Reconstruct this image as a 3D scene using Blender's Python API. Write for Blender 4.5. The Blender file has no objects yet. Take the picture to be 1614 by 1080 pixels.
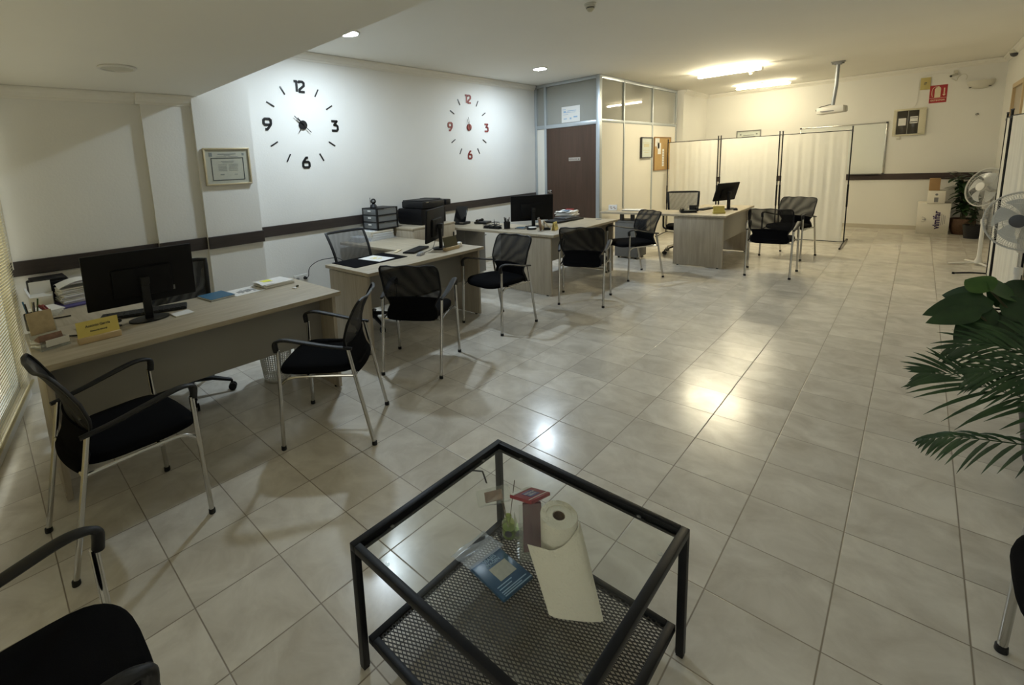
import bpy, bmesh, math, random
from mathutils import Vector, Matrix, Euler
PI = math.pi
R = math.radians
random.seed(7)
SC = bpy.context.scene
COL = SC.collection

# ------------------------------------------------------------------ camera, world, exposure
def set_camera():
    yaw, pitch, roll = 0.798453, 0.1545806, -0.0500419
    f, px, py = 742.3816, 687.761, 379.2644
    loc = Vector((0.4368966, -3.7087039, 1.578417))
    fw = Vector((-math.sin(yaw)*math.cos(pitch), math.cos(yaw)*math.cos(pitch), -math.sin(pitch)))
    r0 = Vector((math.cos(yaw), math.sin(yaw), 0)); u0 = r0.cross(fw)
    r = math.cos(roll)*r0 + math.sin(roll)*u0
    u = -math.sin(roll)*r0 + math.cos(roll)*u0
    cd = bpy.data.cameras.new('camera'); co = bpy.data.objects.new('camera', cd); COL.objects.link(co)
    M = Matrix(((r.x, u.x, -fw.x, loc.x), (r.y, u.y, -fw.y, loc.y), (r.z, u.z, -fw.z, loc.z), (0, 0, 0, 1)))
    co.matrix_world = M
    cd.sensor_fit = 'HORIZONTAL'; cd.sensor_width = 36.0
    cd.lens = f/1614*36.0
    cd.shift_x = (807 - px)/1614; cd.shift_y = (py - 540)/1614
    cd.clip_start = 0.02; cd.clip_end = 100
    SC.camera = co
set_camera()
SC.view_settings.view_transform = 'Standard'
SC.view_settings.look = 'None'
SC.view_settings.gamma = 1.0
SC.view_settings.use_curve_mapping = False
SC.view_settings.exposure = 0.12
try:
    SC.cycles.use_denoising = True
    SC.cycles.max_bounces = 10
    SC.cycles.diffuse_bounces = 5
    SC.cycles.glossy_bounces = 4
    SC.cycles.transparent_max_bounces = 24
    SC.cycles.sample_clamp_indirect = 6
    SC.cycles.caustics_reflective = False
    SC.cycles.caustics_refractive = False
except Exception:
    pass
W = bpy.data.worlds.new('world'); SC.world = W; W.use_nodes = True
_bg = W.node_tree.nodes['Background']
_bg.inputs[0].default_value = (1.0, 0.95, 0.82, 1); _bg.inputs[1].default_value = 1.85
DOWN_STR = 430.0      # ceiling downlights (cool white)
TUBE_STR = 250.0      # fluorescent tubes (warm)

# ------------------------------------------------------------------ materials
def new_mat(name):
    m = bpy.data.materials.new(name); m.use_nodes = True
    nt = m.node_tree; b = nt.nodes['Principled BSDF']
    return m, nt, b
def mat(name, c, rough=0.5, metal=0.0, var=0.08, scale=12.0, bump=0.0, bscale=None, spec=None, stretch=None, c2=None, coat=0):
    """procedural principled surface: noise-mottled colour, optional bump"""
    m, nt, b = new_mat(name); N = nt.nodes; L = nt.links
    tc = N.new('ShaderNodeTexCoord'); mp = N.new('ShaderNodeMapping'); L.new(tc.outputs['Object'], mp.inputs[0])
    if stretch: mp.inputs['Scale'].default_value = stretch
    no = N.new('ShaderNodeTexNoise'); no.inputs['Scale'].default_value = scale; no.inputs['Detail'].default_value = 5
    L.new(mp.outputs[0], no.inputs['Vector'])
    mx = N.new('ShaderNodeMix'); mx.data_type = 'RGBA'
    a = tuple(max(0, v*(1-var)) for v in c)+(1,)
    d = tuple(min(1, v*(1+var)) for v in c)+(1,) if c2 is None else tuple(c2)+(1,)
    mx.inputs[6].default_value = a; mx.inputs[7].default_value = d
    L.new(no.outputs['Fac'], mx.inputs[0]); L.new(mx.outputs[2], b.inputs['Base Color'])
    b.inputs['Roughness'].default_value = rough; b.inputs['Metallic'].default_value = metal
    if spec is not None: b.inputs['Specular IOR Level'].default_value = spec
    if coat: b.inputs['Coat Weight'].default_value = coat
    if bump:
        n2 = N.new('ShaderNodeTexNoise'); n2.inputs['Scale'].default_value = bscale or scale*4
        n2.inputs['Detail'].default_value = 4; L.new(mp.outputs[0], n2.inputs['Vector'])
        bp = N.new('ShaderNodeBump'); bp.inputs['Strength'].default_value = bump; bp.inputs['Distance'].default_value = 0.01
        L.new(n2.outputs['Fac'], bp.inputs['Height']); L.new(bp.outputs[0], b.inputs['Normal'])
    return m
def emis(name, c, s):
    m, nt, b = new_mat(name); b.inputs['Base Color'].default_value = (*c, 1)
    b.inputs['Emission Color'].default_value = (*c, 1); b.inputs['Emission Strength'].default_value = s
    return m
def glassy(name, tint, alpha=0.12, rough=0.02, gl=0.5):
    """thin clear sheet: mostly transparent, fresnel reflection"""
    m, nt, b = new_mat(name); N = nt.nodes; L = nt.links
    out = N['Material Output']; N.remove(b)
    tr = N.new('ShaderNodeBsdfTransparent'); tr.inputs[0].default_value = (*tint, 1)
    gs = N.new('ShaderNodeBsdfGlossy'); gs.inputs['Roughness'].default_value = rough; gs.inputs['Color'].default_value = (1, 1, 1, 1)
    fr = N.new('ShaderNodeFresnel'); fr.inputs[0].default_value = 1.5
    df = N.new('ShaderNodeBsdfDiffuse'); df.inputs[0].default_value = (*[min(1, t*.9) for t in tint], 1)
    m1 = N.new('ShaderNodeMixShader'); m1.inputs[0].default_value = alpha
    L.new(tr.outputs[0], m1.inputs[1]); L.new(df.outputs[0], m1.inputs[2])
    ml = N.new('ShaderNodeMath'); ml.operation = 'MULTIPLY'; ml.inputs[1].default_value = gl; L.new(fr.outputs[0], ml.inputs[0])
    ge = N.new('ShaderNodeNewGeometry'); sb = N.new('ShaderNodeMath'); sb.operation = 'SUBTRACT'; sb.inputs[0].default_value = 1.0; L.new(ge.outputs['Backfacing'], sb.inputs[1])
    mb = N.new('ShaderNodeMath'); mb.operation = 'MULTIPLY'; L.new(ml.outputs[0], mb.inputs[0]); L.new(sb.outputs[0], mb.inputs[1])
    m2 = N.new('ShaderNodeMixShader'); L.new(mb.outputs[0], m2.inputs[0]); L.new(m1.outputs[0], m2.inputs[1]); L.new(gs.outputs[0], m2.inputs[2])
    L.new(m2.outputs[0], out.inputs[0])
    return m
def floor_mat():
    m, nt, b = new_mat('floor_tile'); N = nt.nodes; L = nt.links
    tc = N.new('ShaderNodeTexCoord'); sx = N.new('ShaderNodeSeparateXYZ'); L.new(tc.outputs['Object'], sx.inputs[0])
    def M(op, a, bb=None, c=None):
        n = N.new('ShaderNodeMath'); n.operation = op
        for i, v in enumerate((a, bb, c)):
            if v is None: continue
            if isinstance(v, (int, float)): n.inputs[i].default_value = v
            else: L.new(v, n.inputs[i])
        return n.outputs[0]
    edge = []
    ids = []
    for k in (0, 1):
        s = M('MULTIPLY', sx.outputs[k], 3.0); fr = M('FRACT', s); ids.append(M('FLOOR', s))
        e = M('MINIMUM', fr, M('SUBTRACT', 1.0, fr)); edge.append(e)
    e = M('MINIMUM', edge[0], edge[1])
    mr = N.new('ShaderNodeMapRange'); mr.inputs[1].default_value = 0.004; mr.inputs[2].default_value = 0.010; L.new(e, mr.inputs[0])
    tile = mr.outputs[0]
    cx = N.new('ShaderNodeCombineXYZ'); L.new(ids[0], cx.inputs[0]); L.new(ids[1], cx.inputs[1])
    wn = N.new('ShaderNodeTexWhiteNoise'); L.new(cx.outputs[0], wn.inputs['Vector'])
    ad = N.new('ShaderNodeVectorMath'); ad.operation = 'MULTIPLY_ADD'; L.new(wn.outputs['Color'], ad.inputs[0]); ad.inputs[1].default_value = (5, 5, 5)
    L.new(tc.outputs['Object'], ad.inputs[2])
    no = N.new('ShaderNodeTexNoise'); no.inputs['Scale'].default_value = 4.5; no.inputs['Detail'].default_value = 8; no.inputs['Roughness'].default_value = 0.62
    no.inputs['Distortion'].default_value = 0.6; L.new(ad.outputs[0], no.inputs['Vector'])
    cr = N.new('ShaderNodeValToRGB'); cr.color_ramp.elements[0].position = 0.33; cr.color_ramp.elements[1].position = 0.68
    cr.color_ramp.elements[0].color = (0.56, 0.52, 0.45, 1); cr.color_ramp.elements[1].color = (0.76, 0.725, 0.65, 1)
    L.new(no.outputs['Fac'], cr.inputs[0])
    hv = N.new('ShaderNodeHueSaturation'); L.new(cr.outputs[0], hv.inputs['Color'])
    vv = M('MULTIPLY_ADD', wn.outputs['Value'], 0.14, 0.93); L.new(vv, hv.inputs['Value'])
    mx = N.new('ShaderNodeMix'); mx.data_type = 'RGBA'; mx.inputs[6].default_value = (0.26, 0.22, 0.17, 1)
    L.new(tile, mx.inputs[0]); L.new(hv.outputs[0], mx.inputs[7]); L.new(mx.outputs[2], b.inputs['Base Color'])
    n3 = N.new('ShaderNodeTexNoise'); n3.inputs['Scale'].default_value = 9; n3.inputs['Detail'].default_value = 4; L.new(ad.outputs[0], n3.inputs['Vector'])
    rg = M('MULTIPLY_ADD', n3.outputs['Fac'], 0.16, 0.13)
    rg2 = M('MULTIPLY_ADD', M('SUBTRACT', 1.0, tile), 0.25, rg); L.new(rg2, b.inputs['Roughness'])
    b.inputs['Specular IOR Level'].default_value = 0.5
    # slight waviness of each tile and sunk joints
    hh = M('ADD', M('MULTIPLY', tile, 1.0), M('MULTIPLY', n3.outputs['Fac'], 0.15))
    bp = N.new('ShaderNodeBump'); bp.inputs['Strength'].default_value = 0.35; bp.inputs['Distance'].default_value = 0.0015; L.new(hh, bp.inputs['Height'])
    L.new(bp.outputs[0], b.inputs['Normal'])
    return m
def mesh_mat(name, c, dens, wave=18.0, amp=.1):
    """woven see-through net: fine weave alpha"""
    m, nt, b = new_mat(name); N = nt.nodes; L = nt.links
    b.inputs['Base Color'].default_value = (*c, 1); b.inputs['Roughness'].default_value = 0.7
    b.inputs['Specular IOR Level'].default_value = 0.2
    tc = N.new('ShaderNodeTexCoord'); wv = N.new('ShaderNodeTexWave'); wv.inputs['Scale'].default_value = wave
    wv.bands_direction = 'DIAGONAL'
    wv.inputs['Distortion'].default_value = 9.0; wv.inputs['Detail'].default_value = 2; wv.inputs['Detail Scale'].default_value = 0.5
    L.new(tc.outputs['Object'], wv.inputs['Vector'])
    mr = N.new('ShaderNodeMapRange'); mr.inputs[3].default_value = dens-amp; mr.inputs[4].default_value = min(1, dens+amp)
    L.new(wv.outputs['Fac'], mr.inputs[0]); L.new(mr.outputs[0], b.inputs['Alpha'])
    return m
def wood_mat(name, c1, c2, axis='Y', scale=3.0, rough=0.45):
    m, nt, b = new_mat(name); N = nt.nodes; L = nt.links
    tc = N.new('ShaderNodeTexCoord'); mp = N.new('ShaderNodeMapping'); L.new(tc.outputs['Object'], mp.inputs[0])
    s = {'X': (1, 14, 14), 'Y': (14, 1, 14), 'Z': (14, 14, 1)}[axis]; mp.inputs['Scale'].default_value = s
    no = N.new('ShaderNodeTexNoise'); no.inputs['Scale'].default_value = scale; no.inputs['Detail'].default_value = 7; no.inputs['Roughness'].default_value = 0.6
    no.inputs['Distortion'].default_value = 0.4; L.new(mp.outputs[0], no.inputs['Vector'])
    cr = N.new('ShaderNodeValToRGB'); cr.color_ramp.elements[0].position = 0.3; cr.color_ramp.elements[1].position = 0.7
    cr.color_ramp.elements[0].color = (*c1, 1); cr.color_ramp.elements[1].color = (*c2, 1)
    L.new(no.outputs['Fac'], cr.inputs[0]); L.new(cr.outputs[0], b.inputs['Base Color']); b.inputs['Roughness'].default_value = rough
    bp = N.new('ShaderNodeBump'); bp.inputs['Strength'].default_value = 0.08; bp.inputs['Distance'].default_value = 0.004
    L.new(no.outputs['Fac'], bp.inputs['Height']); L.new(bp.outputs[0], b.inputs['Normal'])
    return m
def leaf_mat(name, c1, c2):
    m, nt, b = new_mat(name); N = nt.nodes; L = nt.links
    tc = N.new('ShaderNodeTexCoord'); no = N.new('ShaderNodeTexNoise'); no.inputs['Scale'].default_value = 9; no.inputs['Detail'].default_value = 4
    L.new(tc.outputs['Object'], no.inputs['Vector'])
    cr = N.new('ShaderNodeValToRGB'); cr.color_ramp.elements[0].position = 0.35; cr.color_ramp.elements[1].position = 0.7
    cr.color_ramp.elements[0].color = (*c1, 1); cr.color_ramp.elements[1].color = (*c2, 1)
    L.new(no.outputs['Fac'], cr.inputs[0]); L.new(cr.outputs[0], b.inputs['Base Color'])
    b.inputs['Roughness'].default_value = 0.42
    return m

MT = {}
def setup_mats():
    g = MT
    g['floor'] = floor_mat()
    g['wall'] = mat('wall_paint', (0.765, 0.755, 0.715), 0.75, var=0.03, scale=2.5, bump=0.12, bscale=60)
    g['ceil'] = mat('ceiling_paint', (0.86, 0.84, 0.78), 0.85, var=0.025, scale=1.5)
    g['cornice'] = mat('cornice_plaster', (0.78, 0.76, 0.70), 0.7, var=0.03)
    g['rail'] = wood_mat('dark_rail_wood', (0.022, 0.016, 0.014), (0.045, 0.034, 0.029), 'Y', 3, 0.5)
    g['railx'] = wood_mat('dark_rail_wood_x', (0.03, 0.018, 0.016), (0.055, 0.034, 0.03), 'X', 3, 0.5)
    g['skirt'] = mat('skirting_tile', (0.5, 0.46, 0.38), 0.35, var=0.08, scale=6)
    g['desk'] = wood_mat('desk_top_oak', (0.35, 0.295, 0.21), (0.475, 0.415, 0.31), 'Y', 2.4)
    g['deskx'] = wood_mat('desk_top_oak_x', (0.35, 0.295, 0.21), (0.475, 0.415, 0.31), 'X', 2.4)
    g['deskz'] = wood_mat('desk_side_oak', (0.35, 0.30, 0.225), (0.46, 0.405, 0.315), 'Z', 2.4)
    g['greywood'] = mat('grey_laminate', (0.15, 0.148, 0.14), 0.55, var=0.05)
    g['modesty'] = mat('modesty_panel', (0.30, 0.285, 0.25), 0.5, var=0.05, scale=5)
    g['fabric'] = mat('black_fabric', (0.006, 0.006, 0.007), 0.95, var=0.3, scale=300, bump=0.3, bscale=500, spec=0.05)
    g['net'] = mesh_mat('black_net', (0.009, 0.009, 0.010), 0.875, 5.0, .06)
    g['greynet'] = mesh_mat('grey_net', (0.10, 0.10, 0.10), 0.62, 9, .03)
    g['darknet'] = mesh_mat('dark_net', (0.008, 0.008, 0.009), 0.93, 9, .03)
    g['plastic'] = mat('black_plastic', (0.012, 0.012, 0.013), 0.5, var=0.15, scale=60, bump=0.05, bscale=200, spec=0.3)
    g['gloss'] = mat('black_gloss', (0.01, 0.01, 0.011), 0.15, var=0.1)
    g['screenback'] = mat('monitor_back', (0.006, 0.006, 0.007), 0.6, var=0.15, scale=80, bump=0.05, bscale=250, spec=0.2)
    g['metal'] = mat('brushed_steel', (0.62, 0.60, 0.56), 0.22, 1.0, var=0.05, scale=30)
    g['chrome'] = mat('chrome', (0.52, 0.51, 0.49), 0.12, 1.0, var=0.03, scale=20)
    g['blackmetal'] = mat('black_steel', (0.007, 0.0075, 0.009), 0.42, 0.0, var=0.2, scale=40, spec=0.18)
    g['alu'] = mat('aluminium', (0.50, 0.54, 0.57), 0.38, 0.55, var=0.04, scale=20)
    g['panel'] = mat('booth_panel', (0.80, 0.77, 0.69), 0.4, var=0.03, scale=3)
    g['door'] = wood_mat('brown_door', (0.062, 0.034, 0.020), (0.085, 0.047, 0.030), 'Z', 2.0, 0.4)
    g['white'] = mat('white_plastic', (0.72, 0.70, 0.65), 0.4, var=0.03)
    g['cream'] = mat('cream_plastic', (0.62, 0.58, 0.43), 0.5, var=0.05)
    g['paper'] = mat('paper', (0.78, 0.77, 0.74), 0.8, var=0.03, scale=5)
    g['oldpaper'] = mat('aged_paper', (0.60, 0.55, 0.47), 0.8, var=0.05, scale=8)
    g['ink'] = mat('ink', (0.07, 0.07, 0.075), 0.7)
    g['greyink'] = mat('grey_ink', (0.27, 0.27, 0.27), 0.7)
    g['blackpaint'] = mat('clock_black', (0.01, 0.01, 0.011), 0.35)
    g['redpaint'] = mat('clock_red', (0.23, 0.035, 0.035), 0.35)
    g['darkgrey'] = mat('dark_grey', (0.06, 0.06, 0.065), 0.5)
    g['grey'] = mat('mid_grey', (0.22, 0.22, 0.22), 0.5)
    g['gold'] = mat('gilt_frame', (0.66, 0.57, 0.38), 0.35, 0.5, var=0.15)
    g['cork'] = mat('cork', (0.46, 0.30, 0.12), 0.85, var=0.2, scale=60)
    g['corkframe'] = mat('cork_frame_wood', (0.33, 0.18, 0.07), 0.6)
    g['curtain'] = mat('screen_cloth', (0.76, 0.74, 0.67), 0.85, var=0.04, scale=8, bump=0.1, bscale=100)
    g['whiteboard'] = mat('whiteboard', (0.74, 0.76, 0.72), 0.2, var=0.01)
    g['red'] = mat('sign_red', (0.36, 0.018, 0.022), 0.4, var=0.05)
    g['signcream'] = mat('sign_cream', (0.72, 0.62, 0.42), 0.5)
    g['yellow'] = mat('yellow_sign', (0.72, 0.60, 0.16), 0.5, var=0.05)
    g['yellownote'] = mat('yellow_note', (0.80, 0.80, 0.10), 0.7)
    g['beige'] = mat('beige_wood', (0.55, 0.42, 0.25), 0.5)
    g['carton'] = mat('carton', (0.36, 0.22, 0.10), 0.8, var=0.1)
    g['whitecarton'] = mat('white_carton', (0.76, 0.73, 0.65), 0.75, var=0.04, scale=6)
    g['purpleink'] = mat('purple_ink', (0.05, 0.03, 0.10), 0.7)
    g['glass'] = glassy('table_glass', (0.975, 0.99, 0.98), 0.002, gl=0.9)
    g['winglass'] = glassy('window_glass', (0.95, 0.97, 0.96), 0.01)
    g['boothglass'] = glassy('booth_glass', (0.62, 0.62, 0.57), 0.52, 0.03, 1.2)
    g['acrylic'] = glassy('acrylic', (0.94, 0.95, 0.94), 0.09, 0.05, 1.0)
    g['bag'] = glassy('plastic_bag', (0.90, 0.93, 0.98), 0.20, 0.25, 0.8)
    g['cagewire'] = mat('fan_cage', (0.55, 0.54, 0.50), 0.45)
    g['blade'] = glassy('fan_blade', (0.80, 0.81, 0.78), 0.72, 0.2, 0.6)
    g['leafdark'] = leaf_mat('leaf_dark', (0.012, 0.035, 0.012), (0.03, 0.075, 0.022))
    g['leafmid'] = leaf_mat('leaf_mid', (0.03, 0.085, 0.014), (0.065, 0.14, 0.022))
    g['palm'] = leaf_mat('palm_green', (0.014, 0.045, 0.012), (0.034, 0.085, 0.024))
    g['stem'] = mat('stem_brown', (0.06, 0.06, 0.025), 0.7)
    g['soil'] = mat('soil', (0.03, 0.02, 0.012), 0.95, var=0.3, bump=0.6)
    g['wicker'] = mat('wicker', (0.10, 0.05, 0.025), 0.7, var=0.4, scale=60, bump=0.8, bscale=90)
    g['pot'] = mat('black_pot', (0.01, 0.01, 0.012), 0.5)
    g['towel'] = mat('paper_towel', (0.80, 0.76, 0.66), 0.95, var=0.03, scale=60, bump=0.5, bscale=130)
    g['cardcore'] = mat('card_core', (0.16, 0.10, 0.055), 0.9)
    g['bluepack'] = mat('blue_pack', (0.012, 0.075, 0.17), 0.3, var=0.15)
    g['lightblue'] = mat('light_blue', (0.30, 0.45, 0.62), 0.4)
    g['bluebook'] = mat('blue_cover', (0.03, 0.13, 0.24), 0.4, var=0.1)
    g['purple'] = mat('purple_folder', (0.10, 0.085, 0.25), 0.5)
    g['redpack'] = mat('red_pack', (0.30, 0.02, 0.035), 0.35, var=0.08)
    g['plum'] = mat('plum_leaflet', (0.16, 0.025, 0.06), 0.5)
    g['brownprint'] = mat('brown_print', (0.22, 0.12, 0.08), 0.6, var=0.4, scale=50)
    g['tanprint'] = mat('tan_print', (0.45, 0.36, 0.22), 0.6, var=0.3, scale=40)
    g['green'] = mat('green_liquid', (0.20, 0.30, 0.03), 0.1, var=0.1)
    g['reed'] = mat('reed', (0.16, 0.11, 0.06), 0.8)
    g['blind'] = mat('blind_slat', (0.80, 0.73, 0.50), 0.5, var=0.03)  # warm tint puts the yellow light on the slats into their colour
    g['pink'] = mat('pink_tape', (0.42, 0.16, 0.26), 0.4)
    g['oldplastic'] = mat('lamp_frosted', (0.60, 0.58, 0.50), 0.5)
    g['down'] = emis('downlight_glow', (0.74, 0.88, 1.0), DOWN_STR)
    g['tube'] = emis('tube_glow', (1.0, 0.89, 0.615), TUBE_STR)
    g['tube2'] = emis('tube_glow_dimmer', (1.0, 0.89, 0.615), TUBE_STR*.33)
    g['eglass'] = mat('smoked_glass', (0.05, 0.045, 0.035), 0.12, var=0.3, scale=6)
setup_mats()

# ------------------------------------------------------------------ mesh helpers
def BM(): return bmesh.new()
def box(bm, c, s, bevel=0.0, rot=None, seg=2):
    """box centred c, size s, rot a Matrix/Euler/float (about z)"""
    r = bmesh.ops.create_cube(bm, size=1.0); vs = r['verts']
    for v in vs: v.co = Vector((v.co.x*s[0], v.co.y*s[1], v.co.z*s[2]))
    if bevel > 0:
        es = list({e for v in vs for e in v.link_edges})
        rb = bmesh.ops.bevel(bm, geom=es, offset=min(bevel, min(s)*0.45), segments=seg, affect='EDGES', profile=0.5)
        vs = list({v for f in rb['faces'] for v in f.verts} | {v for v in vs if v.is_valid})
    if rot is not None:
        M = Matrix.Rotation(rot, 3, 'Z') if isinstance(rot, (int, float)) else (rot.to_matrix() if isinstance(rot, Euler) else rot)
        for v in vs: v.co = M @ v.co
    for v in vs: v.co += Vector(c)
    return vs
def b2(bm, x0, x1, y0, y1, z0, z1, bevel=0.0):
    return box(bm, ((x0+x1)/2, (y0+y1)/2, (z0+z1)/2), (abs(x1-x0), abs(y1-y0), abs(z1-z0)), bevel)
def frames(pts):
    out = []; n = len(pts)
    up = Vector((0, 0, 1))
    t0 = (pts[1]-pts[0]).normalized()
    if abs(t0.dot(up)) > 0.95: up = Vector((1, 0, 0))
    side = t0.cross(up).normalized()
    for i in range(n):
        if i == 0: t = pts[1]-pts[0]
        elif i == n-1: t = pts[-1]-pts[-2]
        else: t = (pts[i+1]-pts[i]).normalized()+(pts[i]-pts[i-1]).normalized()
        t.normalize()
        side = (side - t*side.dot(t))
        if side.length < 1e-6: side = t.orthogonal()
        side.normalize(); out.append((side, t.cross(side).normalized()))
    return out
def tube(bm, pts, r, seg=10, r2=None, cap=True, closed=False):
    """swept tube; r float or list; r2 gives the second half axis (flat sections)"""
    pts = [Vector(p) for p in pts]
    if closed: pts = pts+[pts[0]]
    fr = frames(pts); n = len(pts); rings = []
    for i, (p, (a, b)) in enumerate(zip(pts, fr)):
        ri = r[i] if isinstance(r, (list, tuple)) else r
        rj = (r2[i] if isinstance(r2, (list, tuple)) else r2) if r2 else ri
        rings.append([bm.verts.new(p+a*math.cos(2*PI*k/seg)*ri+b*math.sin(2*PI*k/seg)*rj) for k in range(seg)])
    for i in range(n-1):
        for k in range(seg):
            bm.faces.new((rings[i][k], rings[i][(k+1) % seg], rings[i+1][(k+1) % seg], rings[i+1][k]))
    if cap and not closed:
        bm.faces.new(rings[0][::-1]); bm.faces.new(rings[-1])
def smooth_path(pts, n=6):
    """Catmull-Rom through points"""
    P = [Vector(p) for p in pts]; P = [2*P[0]-P[1]]+P+[2*P[-1]-P[-2]]; out = []
    for i in range(1, len(P)-2):
        for k in range(n):
            t = k/n; a, b, c, d = P[i-1], P[i], P[i+1], P[i+2]
            out.append(0.5*((2*b)+(c-a)*t+(2*a-5*b+4*c-d)*t*t+(3*b-a-3*c+d)*t**3))
    out.append(P[-2]); return out
def lathe(bm, prof, o=(0, 0, 0), seg=24, M=None, cap=True):
    """profile [(r,z)...] revolved about z"""
    rings = []
    for r, z in prof:
        ring = []
        for k in range(seg):
            v = Vector((r*math.cos(2*PI*k/seg), r*math.sin(2*PI*k/seg), z))
            if M is not None: v = M @ v
            ring.append(bm.verts.new(v+Vector(o)))
        rings.append(ring)
    for i in range(len(rings)-1):
        for k in range(seg):
            bm.faces.new((rings[i][k], rings[i][(k+1) % seg], rings[i+1][(k+1) % seg], rings[i+1][k]))
    if cap:
        if prof[0][0] > 1e-5: bm.faces.new(rings[0][::-1])
        if prof[-1][0] > 1e-5: bm.faces.new(rings[-1])
def prism(bm, poly, z0, z1, M=None, o=(0, 0, 0)):
    """2-D outline extruded z0..z1, placed by M"""
    lo, hi = [], []
    for (x, y) in poly:
        a, b = Vector((x, y, z0)), Vector((x, y, z1))
        if M is not None: a = M @ a; b = M @ b
        lo.append(bm.verts.new(a+Vector(o))); hi.append(bm.verts.new(b+Vector(o)))
    n = len(poly); bm.faces.new(lo[::-1]); bm.faces.new(hi)
    for i in range(n): bm.faces.new((lo[i], lo[(i+1) % n], hi[(i+1) % n], hi[i]))
def rrect(w, h, r, n=5):
    out = []
    for cx, cy, a0 in ((w/2-r, h/2-r, 0), (-w/2+r, h/2-r, 90), (-w/2+r, -h/2+r, 180), (w/2-r, -h/2+r, 270)):
        for k in range(n+1):
            a = R(a0+90*k/n); out.append((cx+r*math.cos(a), cy+r*math.sin(a)))
    return out
def grid(bm, fn, nu, nv, thick=0.0):
    """surface fn(u,v) u,v in 0..1, optional thickness closed slab"""
    P = [[Vector(fn(i/nu, j/nv)) for j in range(nv+1)] for i in range(nu+1)]
    if thick <= 0:
        V = [[bm.verts.new(p) for p in row] for row in P]
        for i in range(nu):
            for j in range(nv): bm.faces.new((V[i][j], V[i+1][j], V[i+1][j+1], V[i][j+1]))
        return
    def nrm(i, j):
        a = P[min(i+1, nu)][j]-P[max(i-1, 0)][j]; b = P[i][min(j+1, nv)]-P[i][max(j-1, 0)]
        n = a.cross(b); return n.normalized() if n.length > 1e-9 else Vector((0, 0, 1))
    A = [[bm.verts.new(P[i][j]+nrm(i, j)*thick/2) for j in range(nv+1)] for i in range(nu+1)]
    B = [[bm.verts.new(P[i][j]-nrm(i, j)*thick/2) for j in range(nv+1)] for i in range(nu+1)]
    for i in range(nu):
        for j in range(nv):
            bm.faces.new((A[i][j], A[i+1][j], A[i+1][j+1], A[i][j+1])); bm.faces.new((B[i][j], B[i][j+1], B[i+1][j+1], B[i+1][j]))
    for i in range(nu):
        bm.faces.new((A[i][0], B[i][0], B[i+1][0], A[i+1][0])); bm.faces.new((A[i][nv], A[i+1][nv], B[i+1][nv], B[i][nv]))
    for j in range(nv):
        bm.faces.new((A[0][j], A[0][j+1], B[0][j+1], B[0][j])); bm.faces.new((A[nu][j], B[nu][j], B[nu][j+1], A[nu][j+1]))
def obj(name, bm, m, parent=None, smooth=True, label=None, angle=35):
    bmesh.ops.recalc_face_normals(bm, faces=bm.faces)
    me = bpy.data.meshes.new(name); bm.to_mesh(me); bm.free()
    me.materials.append(MT[m] if isinstance(m, str) else m)
    if smooth:
        for p in me.polygons: p.use_smooth = True
        try: me.set_sharp_from_angle(angle=R(angle))
        except Exception: pass
    o = bpy.data.objects.new(name, me); COL.objects.link(o)
    if parent is not None: o.parent = parent
    if label: o['label'] = label
    return o
def tag(o, label, cat, group=None, kind=None):
    o['label'] = label; o['category'] = cat
    if group: o['group'] = group
    if kind: o['kind'] = kind
    return o
def struct(name, bm, m, parent=None, smooth=False):
    o = obj(name, bm, m, parent, smooth)
    if parent is None: o['kind'] = 'structure'
    return o
def thing(name, label, cat, loc=(0, 0, 0), rz=0, group=None):
    o = bpy.data.objects.new(name, None); COL.objects.link(o); o.empty_display_size = 0.05
    o.location = loc; o.rotation_euler = (0, 0, rz); tag(o, label, cat, group); return o
def single(name, bm, m, label, cat, group=None, smooth=True, loc=None, rz=None):
    o = obj(name, bm, m, None, smooth); tag(o, label, cat, group)
    if loc is not None: o.location = loc
    if rz is not None: o.rotation_euler = (0, 0, rz)
    return o
def dup(root, loc=None, rz=None, label=None, group=None):
    r = root.copy(); COL.objects.link(r)
    if loc is not None: r.location = loc
    if rz is not None: r.rotation_euler = (0, 0, rz)
    if label: r['label'] = label
    if group: r['group'] = group
    for ch in list(root.children):
        c = ch.copy(); COL.objects.link(c); c.parent = r
        for g in list(ch.children):
            d = g.copy(); COL.objects.link(d); d.parent = c
    return r
def text(body, size, m, M, parent, name='lettering', extrude=0.001, align='CENTER', bold=0.0):
    cu = bpy.data.curves.new('t', 'FONT'); cu.body = body; cu.size = size; cu.extrude = extrude
    cu.align_x = align; cu.align_y = 'CENTER'; cu.offset = bold; cu.resolution_u = 4
    t = bpy.data.objects.new('t', cu); me = bpy.data.meshes.new_from_object(t)
    bpy.data.objects.remove(t); bpy.data.curves.remove(cu)
    me.transform(M); me.materials.clear(); me.materials.append(MT[m]); me.name = name
    o = bpy.data.objects.new(name, me); COL.objects.link(o)
    if parent is not None: o.parent = parent
    return o
def facing(o, n, up=(0, 0, 1)):
    """matrix whose local z is n (out of the surface) and local y is up"""
    z = Vector(n).normalized(); y = Vector(up); y = (y-z*y.dot(z)).normalized(); x = y.cross(z)
    return Matrix(((x.x, y.x, z.x, o[0]), (x.y, y.y, z.y, o[1]), (x.z, y.z, z.z, o[2]), (0, 0, 0, 1)))
def heading(fx, fy): return math.atan2(fy, fx)-PI/2      # local +y turned to (fx,fy)

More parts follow.
